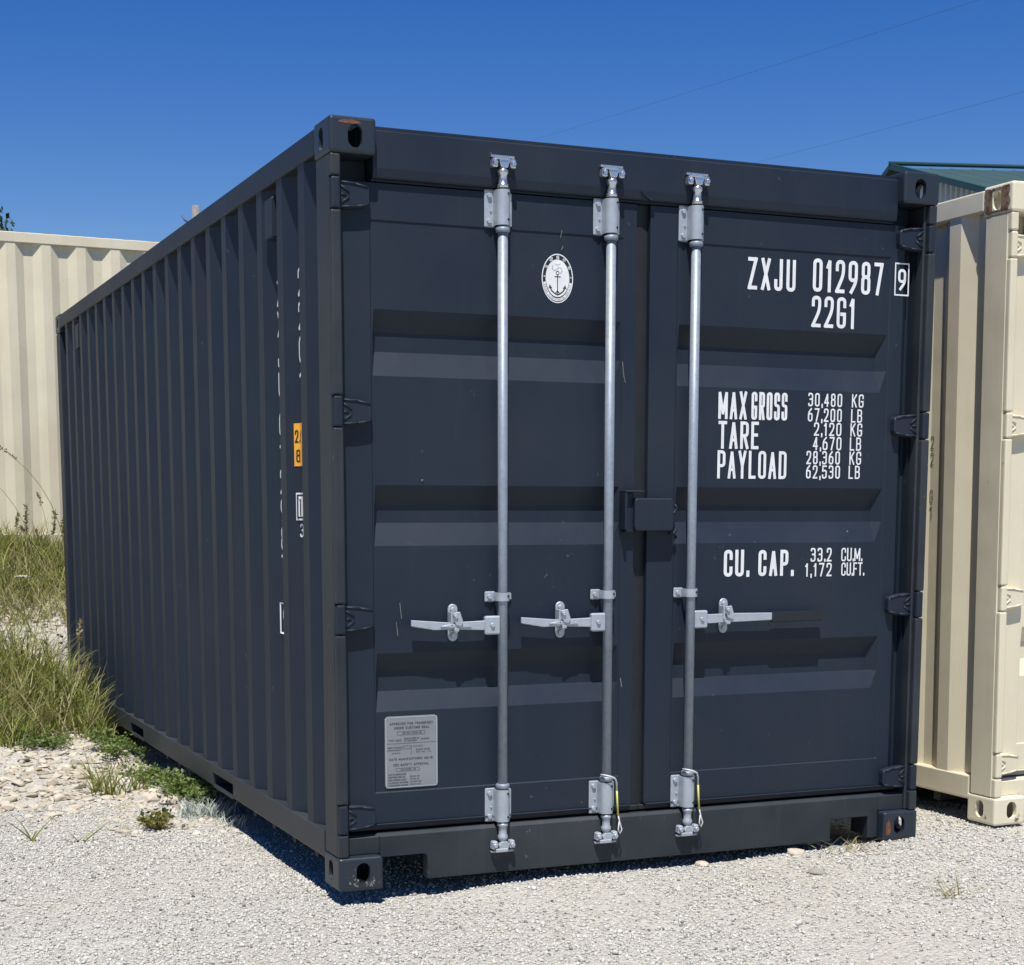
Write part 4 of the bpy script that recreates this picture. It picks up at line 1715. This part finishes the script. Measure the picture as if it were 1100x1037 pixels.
# ------------------------------------------------------------------ grass and weeds
def blades(P_, h, w, rng, lean=.35, droop=.5, seg=4, dirn=None):
    """curved tapering blades as strips; P_ (n,3)"""
    n = len(P_)
    th = rng.random(n) * 6.283 if dirn is None else dirn
    d = np.stack([np.cos(th), np.sin(th), np.zeros(n)], 1)
    fc = rng.random(n) * 6.283
    sd = np.stack([np.cos(fc), np.sin(fc), np.zeros(n)], 1)
    ln = lean * (.2 + rng.random(n))
    dr = droop * rng.random(n)
    rows = []
    for k in range(seg + 1):
        t_ = k / seg
        hor = (ln * t_ + dr * t_ ** 2.2) * h
        ver = h * t_ * (1 - .45 * dr * t_ ** 2)
        c = P_ + d * hor[:, None] + np.array([0, 0, 1]) * ver[:, None]
        ww = (w * (1 - t_ ** 1.6) + .0004)[:, None]
        rows += [c - sd * ww, c + sd * ww]
    V = np.stack(rows, 1).reshape(-1, 3)
    k = 2 * (seg + 1)
    f = np.array([[2 * q, 2 * q + 1, 2 * q + 3, 2 * q + 2] for q in range(seg)])
    F = (f[None] + (np.arange(n) * k)[:, None, None]).reshape(-1, 4)
    return V, F


def cat_mesh(parts):
    Vs, Fs, mi, o = [], [], [], 0
    for V, F, m_ in parts:
        Vs.append(V)
        Fs.append(F + o)
        mi.append(np.full(len(F), m_))
        o += len(V)
    return np.concatenate(Vs), np.concatenate(Fs), np.concatenate(mi)


M['grass'] = leafy("green_grass", [(0, (.085, .115, .018)), (.35, (.16, .195, .03)), (.70, (.235, .26, .055)), (.88, (.31, .29, .09)), (1, (.42, .36, .17))])
M['drygrass'] = leafy("dry_grass", [(0, (.22, .19, .08)), (.5, (.32, .28, .13)), (1, (.42, .38, .20))])
M['weed'] = leafy("weed_leaves", [(0, (.085, .13, .025)), (.6, (.13, .19, .04)), (1, (.19, .24, .07))])
M['olive'] = leafy("olive_weed_leaves", [(0, (.14, .14, .03)), (.6, (.21, .20, .05)), (1, (.24, .15, .06))])
M['silver'] = leafy("silver_weed_leaves", [(0, (.26, .31, .27)), (.6, (.36, .41, .37)), (1, (.46, .49, .44))])
M['seed'] = leafy("seed_head", [(0, (.20, .17, .09)), (.6, (.28, .24, .13)), (1, (.36, .31, .19))])
M['petal'] = plain("white_petals", (.75, .75, .70), .6, .05)

rng = np.random.default_rng(33)


def gscatter(n, x0, x1, y0, y1, edge=.0):
    p = scatter(n, x0, x1, y0, y1)
    return p


def front_edge(x):
    return 4.20 + .25 * np.sin(x * 5 + 1) + .15 * np.sin(x * 13)


p = scatter(15000, -2.4, .03, 3.9, 5.9)
k = (p[:, 1] > front_edge(p[:, 0])) & (p[:, 1] < 5.55 - .35 * sstep(-.45, 0, p[:, 0]) + .3 * VN(p[:, 0] * 4, p[:, 1])) & (rng.random(len(p)) < .72 + .6 * VN2(p[:, 0] * 5, p[:, 1] * 5))
p = p[k]
hh = (.12 + .36 * rng.random(len(p)) ** 1.3) * (.55 + .45 * sstep(4.1, 4.7, p[:, 1]))
A = blades(p, hh, .0030 + .0022 * rng.random(len(p)), rng, .35, .7)
q = scatter(2000, -2.4, .02, 4.0, 5.6)
q = q[q[:, 1] > front_edge(q[:, 0]) - .1]
Bl = blades(q, .12 + .30 * rng.random(len(q)), .0022 + .001 * rng.random(len(q)), rng, .9, .8)
V, F, mi = cat_mesh([(*A, 0), (*Bl, 1)])
tag(np_mesh("tall_grass", V, F, [M['grass'], M['drygrass']], mi), "tall green and straw coloured grass beside the charcoal container's side", "grass", kind="stuff")

p = scatter(11000, -2.4, 1.6, 6.9, 8.55)
k = rng.random(len(p)) < .15 + .85 * sstep(7.0, 7.5, p[:, 1] + .8 * VN(p[:, 0] * 3 + 4, p[:, 1] * 3))
p = p[k]
p = np.concatenate([p, (lambda e: e[e[:, 0] < .34])(scatter(5200, -2.4, .6, 8.2, 8.62))])
A = blades(p, (.11 + .30 * rng.random(len(p)) ** 1.6) * (1 - .35 * sstep(.1, .4, p[:, 0])), .0030 + .002 * rng.random(len(p)), rng, .4, .6)
q = scatter(7000, -2.4, 1.6, 6.6, 8.6)
Bl = blades(q, .07 + .26 * rng.random(len(q)) ** 1.5, .0022 + .001 * rng.random(len(q)), rng, .8, .8)
r2 = scatter(900, -2.4, 0.3, 5.9, 6.9)
Cg = blades(r2, .08 + .18 * rng.random(len(r2)), .0026 + .001 * rng.random(len(r2)), rng, .6, .8)
V, F, mi = cat_mesh([(*A, 0), (*Bl, 1), (*Cg, 0)])
tag(np_mesh("bank_grass", V, F, [M['grass'], M['drygrass']], mi), "shorter grass and thatch on the bank below the rear beige container", "grass", kind="stuff")


def leaves_on(P_, size, rng, up_=.6):
    n = len(P_)
    a = rng.normal(size=(n, 3))
    a[:, 2] = np.abs(a[:, 2]) * up_
    a /= np.linalg.norm(a, axis=1)[:, None]
    b = np.cross(a, rng.normal(size=(n, 3)))
    b /= np.linalg.norm(b, axis=1)[:, None]
    s = (size * (.6 + .8 * rng.random(n)))[:, None]
    V = np.stack([P_, P_ + a * s * .5 + b * s * .28, P_ + a * s, P_ + a * s * .5 - b * s * .28], 1).reshape(-1, 3)
    return V, np.arange(4 * n).reshape(n, 4)


def weed(name, label, cat, x, y, rx, ry, hgt, n, size, m_, stems=10, group=None, upright=.6):
    """low leafy plant: thin stems spreading from its root, leaves along them"""
    z = float(gz(x, y))
    t = thing(name, label, cat, (x, y, z), group)
    mb = MB()
    pts = []
    r = random.Random(int(abs(x * 997 + y * 131)))
    for k in range(stems):
        th = r.random() * 6.283
        q = .35 + .65 * r.random()
        tip = Vector((rx * q * math.cos(th), ry * q * math.sin(th), 0))
        tip.z = float(gz(x + tip.x, y + tip.y)) - z + hgt * (.35 + .65 * r.random())
        mid = tip * .5 + Vector((0, 0, hgt * .35))
        mb.tube([(0, 0, -.01), mid, tip], [.0028, .002, .001], 5)
        for j in range(n // stems):
            s = .2 + .8 * r.random()
            base = Vector((0, 0, 0)).lerp(mid, s * 2) if s < .5 else mid.lerp(tip, s * 2 - 1)
            pts.append((base.x + r.gauss(0, rx * .07), base.y + r.gauss(0, ry * .07), max(.004, base.z + r.gauss(0, hgt * .12))))
    mb.build("stem", M[m_], t)
    V, F = leaves_on(np.array(pts), size, np.random.default_rng(int(abs(x * 313 + y * 71)) + 1), upright)
    np_mesh("leaves", V, F, M[m_], None, t)
    return t


GW = "weeds along the charcoal container's side"
weed("leafy_weed", "largest green weed patch against the charcoal container's bottom rail", "weed", -.05, 2.35, .20, .50, .11, 1500, .022, 'weed', 40, GW)
weed("leafy_weed", "green weed patch at the foot of the tall grass by the rail", "weed", -.12, 3.70, .20, .42, .12, 1100, .022, 'weed', 30, GW)
weed("leafy_weed", "small bright green ground weed below the tall grass at left", "weed", -.42, 3.95, .22, .18, .07, 800, .018, 'weed', 24, GW)
weed("leafy_weed", "green weed sprig among the rubble behind the silver plant", "weed", -.10, 2.95, .15, .28, .09, 500, .020, 'weed', 18, GW)
weed("olive_weed", "olive and reddish low weed alone on the gravel edge", "weed", -.30, 1.60, .10, .15, .055, 260, .026, 'olive', 14, GW)


def tuft(name, label, cat, x, y, n, h, w, m_, lean=.5, droop=.6, spread=.03, group=None, seed=1, part="blades"):
    z = float(gz(x, y))
    r = np.random.default_rng(seed)
    t = thing(name, label, cat, (x, y, z), group)
    P_ = np.stack([r.normal(0, spread, n), r.normal(0, spread, n), np.full(n, -.008)], 1)
    V, F = blades(P_, h * (.5 + .5 * r.random(n)), w * (.8 + .4 * r.random(n)), r, lean, droop)
    np_mesh(part, V, F, M[m_], None, t)
    return t


tuft("silver_weed", "silvery grey feathery plant at the gravel edge beside the rail", "weed", -.05, 1.86, 150, .10, .0028, 'silver', .9, .5, .055, GW, 3, "leaves")
tuft("silver_weed", "smaller silvery plant touching the container's rail", "weed", .015, 1.62, 45, .075, .0026, 'silver', .9, .5, .035, GW, 4, "leaves")
tuft("grass_tuft", "spiky green grass tuft growing out of the limestone rubble", "grass tuft", -.36, 2.55, 60, .26, .0040, 'grass', .55, .6, .04, GW, 5)
tuft("grass_tuft", "thin second green grass tuft nearer the weed patch", "grass tuft", -.22, 2.62, 26, .18, .0035, 'grass', .6, .6, .03, GW, 6)
GS = "grass sprouts on the gravel"
tuft("grass_sprout", "upright two-bladed grass sprout on the gravel, leftmost", "grass sprout", -.83, 1.55, 5, .16, .0055, 'grass', .75, .5, .006, GS, 17)
tuft("grass_sprout", "flat leaning grass sprout on the gravel right of the upright one", "grass sprout", -.655, 1.46, 5, .15, .0055, 'grass', 1.2, .6, .008, GS, 23)
tuft("dry_tuft", "dry straw tuft in the gravel before the beige container", "dry grass", 1.98, -.79, 26, .12, .0016, 'drygrass', 1.5, .8, .022, "dry tufts on the gravel", 9)
tuft("dry_tuft", "flattened tan grass clump by the charcoal container's right corner", "dry grass", 2.12, -.03, 70, .05, .0022, 'drygrass', 1.6, .9, .075, "dry tufts on the gravel", 10)

# seed stalks
def stalk(label, x, y, h, bend, az, head, group, z=None, seed=1, leaf=2):
    zz = float(gz(x, y)) if z is None else z
    t = thing("grass_stalk", label, "grass stalk", (x, y, zz), group)
    d = Vector((math.cos(az), math.sin(az), 0))
    pts = [Vector((0, 0, -.01)) + Vector((0, 0, h * q * (1 - .25 * bend * q * q))) + d * (h * bend * .8 * q ** 2.4) for q in [k / 8 for k in range(9)]]
    MB().tube(pts, [.0036 - .0018 * k / 8 for k in range(9)], 5).build("stem", M['drygrass'] if seed % 2 else M['grass'], t)
    r = np.random.default_rng(seed)
    n = int(85 * head)
    q = 1 - .24 * head * r.random(n)
    idx = np.clip(q * 8, 0, 7.999)
    P_ = np.array([pts[int(i)].lerp(pts[int(i) + 1], i - int(i))[:] for i in idx]) + r.normal(0, .004, (n, 3))
    V, F = leaves_on(P_, .020, r, 1.2)
    np_mesh("seed_head", V, F, M['seed'], None, t)
    if leaf:
        P_ = np.array([pts[1 + k][:] for k in range(leaf)])
        V, F = blades(P_, np.full(leaf, h * .35), np.full(leaf, .004), r, .6, .9)
        np_mesh("leaf_blade", V, F, M['grass'], None, t)


GK = "seeding grass stalks by the containers"
NEAR = [(-.10, 4.95, .62, .20, 1.2, "pale seed stalk nearest the container's rear end, upright"), (-.06, 4.75, .58, .35, .4, "long pale seed stalk leaning right across the charcoal ribs"),
        (-.03, 4.55, .46, .25, .2, "short seed stalk before the charcoal ribs, lower of the cluster"), (.0, 4.35, .52, .40, .3, "rightmost seed stalk, bowed over the charcoal ribs"),
        (-.02, 4.62, .40, .55, .1, "small drooping seed stalk low against the charcoal side")]
for k, (x, y, h, b_, az, lab) in enumerate(NEAR):
    stalk(lab, x, y, h, b_, az, 1, GK, None, k * 2 + 1, 1)
for k, (x, y, h, b_, az, lab) in enumerate((
        (-.36, 7.45, .72, .30, 2.6, "slender straw stalk at the very left edge, upright"), (-.14, 7.65, .58, .20, .9, "straw stalk behind the white umbel, slightly bowed"),
        (.05, 7.85, .46, .35, 2.4, "short straw stalk tangled low before the beige wall"), (.18, 7.95, .70, .28, 2.0, "slim straw stalk between the two brown spikes"),
        (.33, 7.9, .44, .20, 1.8, "low straw stalk beside the charcoal container's rear post"))):
    stalk(lab, x, y, h, b_, az, .7, GK, None, 61 + 2 * k, 2)
FAR = [(-.24, 7.35, .95, .55, 2.9, "tall dark stalk bending left at the picture's left edge"), (.02, 7.6, 1.05, .50, 2.9, "dark stalk with side branches before the rear beige wall"),
       (.27, 7.7, 1.28, .55, 2.8, "tallest bowed grass stalk before the rear beige wall"), (-.06, 7.5, .66, .05, 1, "short dense upright seed spike before the beige wall"),
       (.14, 7.6, .60, .10, .6, "brown seed spike between the taller bowed stalks"), (.24, 7.7, .52, .12, 1.2, "brown seed spike right of centre before the beige wall"),
       (.38, 7.8, .62, .15, .8, "thin seed stalk close to the charcoal container's rear edge"), (.08, 7.5, .50, .25, 2.2, "pale leaning stalk low before the beige wall")]
for k, (x, y, h, b_, az, lab) in enumerate(FAR):
    stalk(lab, x, y, h, b_, az, 1.3 if k in (3, 4, 5) else .8, GK, None, k * 2 + 20 + (k % 2), 2)
# white flower
fp = (-.16, 7.0)
t = thing("wild_flower", "white umbel wildflower in the grass at the left edge", "flower", (fp[0], fp[1], float(gz(*fp))))
MB().tube([(0, 0, -.01), (.01, 0, .12), (0, 0, .24)], [.003, .0025, .002], 5).build("stem", M['grass'], t)
mb = MB()
r_ = random.Random(6)
for k in range(46):
    a_, q = r_.random() * 6.283, .055 * math.sqrt(r_.random())
    x, y, z, s = q * math.cos(a_), q * math.sin(a_), .245 - q * .15 + r_.random() * .006, .007
    mb.add([(x - s, y, z), (x, y - s, z + .002), (x + s, y, z), (x, y + s, z + .003)], [(0, 1, 2, 3)])
mb.build("flower_head", M['petal'], t)

# single stones lying on the gravel
def one_stone(label, x, y, s, col, seed, flat=.6):
    r = np.random.default_rng(seed)
    bm = bmesh.new()
    bmesh.ops.create_icosphere(bm, subdivisions=2, radius=1)
    dirs = r.normal(size=(9, 3))
    dirs /= np.linalg.norm(dirs, axis=1)[:, None]
    for v in bm.verts:
        k = 1.0
        for d in dirs:
            q = v.co.dot(Vector(d))
            if q > .72:
                k = min(k, .72 / q)
        v.co = Vector((v.co.x * s * k * 1.25, v.co.y * s * k, v.co.z * s * k * flat))
    mb = MB().bm(bm)
    o = mb.build("stone", M[col], None, (x, y, float(gz(x, y)) + s * flat * .35))
    o.rotation_euler = (0, 0, seed)
    tag(o, label, "stone", "loose stones on the gravel")


M['greystone'] = stone_mat("grey_stone", [(0, (.24, .23, .20)), (1, (.30, .28, .24))], 60)
one_stone("grey lump of stone on the gravel before the right door", 1.74, -.33, .030, 'greystone', 2)
one_stone("dark flat stone lying left of the right corner casting", 2.06, .02, .032, 'greystone', 3, .35)
one_stone("pale flat stone under the right part of the sill", 1.86, .0, .040, 'rubble', 4, .4)
one_stone("pale stone left of the flat one below the sill", 1.43, -.02, .028, 'rubble', 5, .5)
one_stone("pale larger rock at the front of the rubble beside the weeds", -.20, 2.28, .060, 'rubble', 6, .6)
one_stone("cream rock behind the olive weed, partly under leaves", -.13, 2.18, .055, 'rubble', 7, .5)
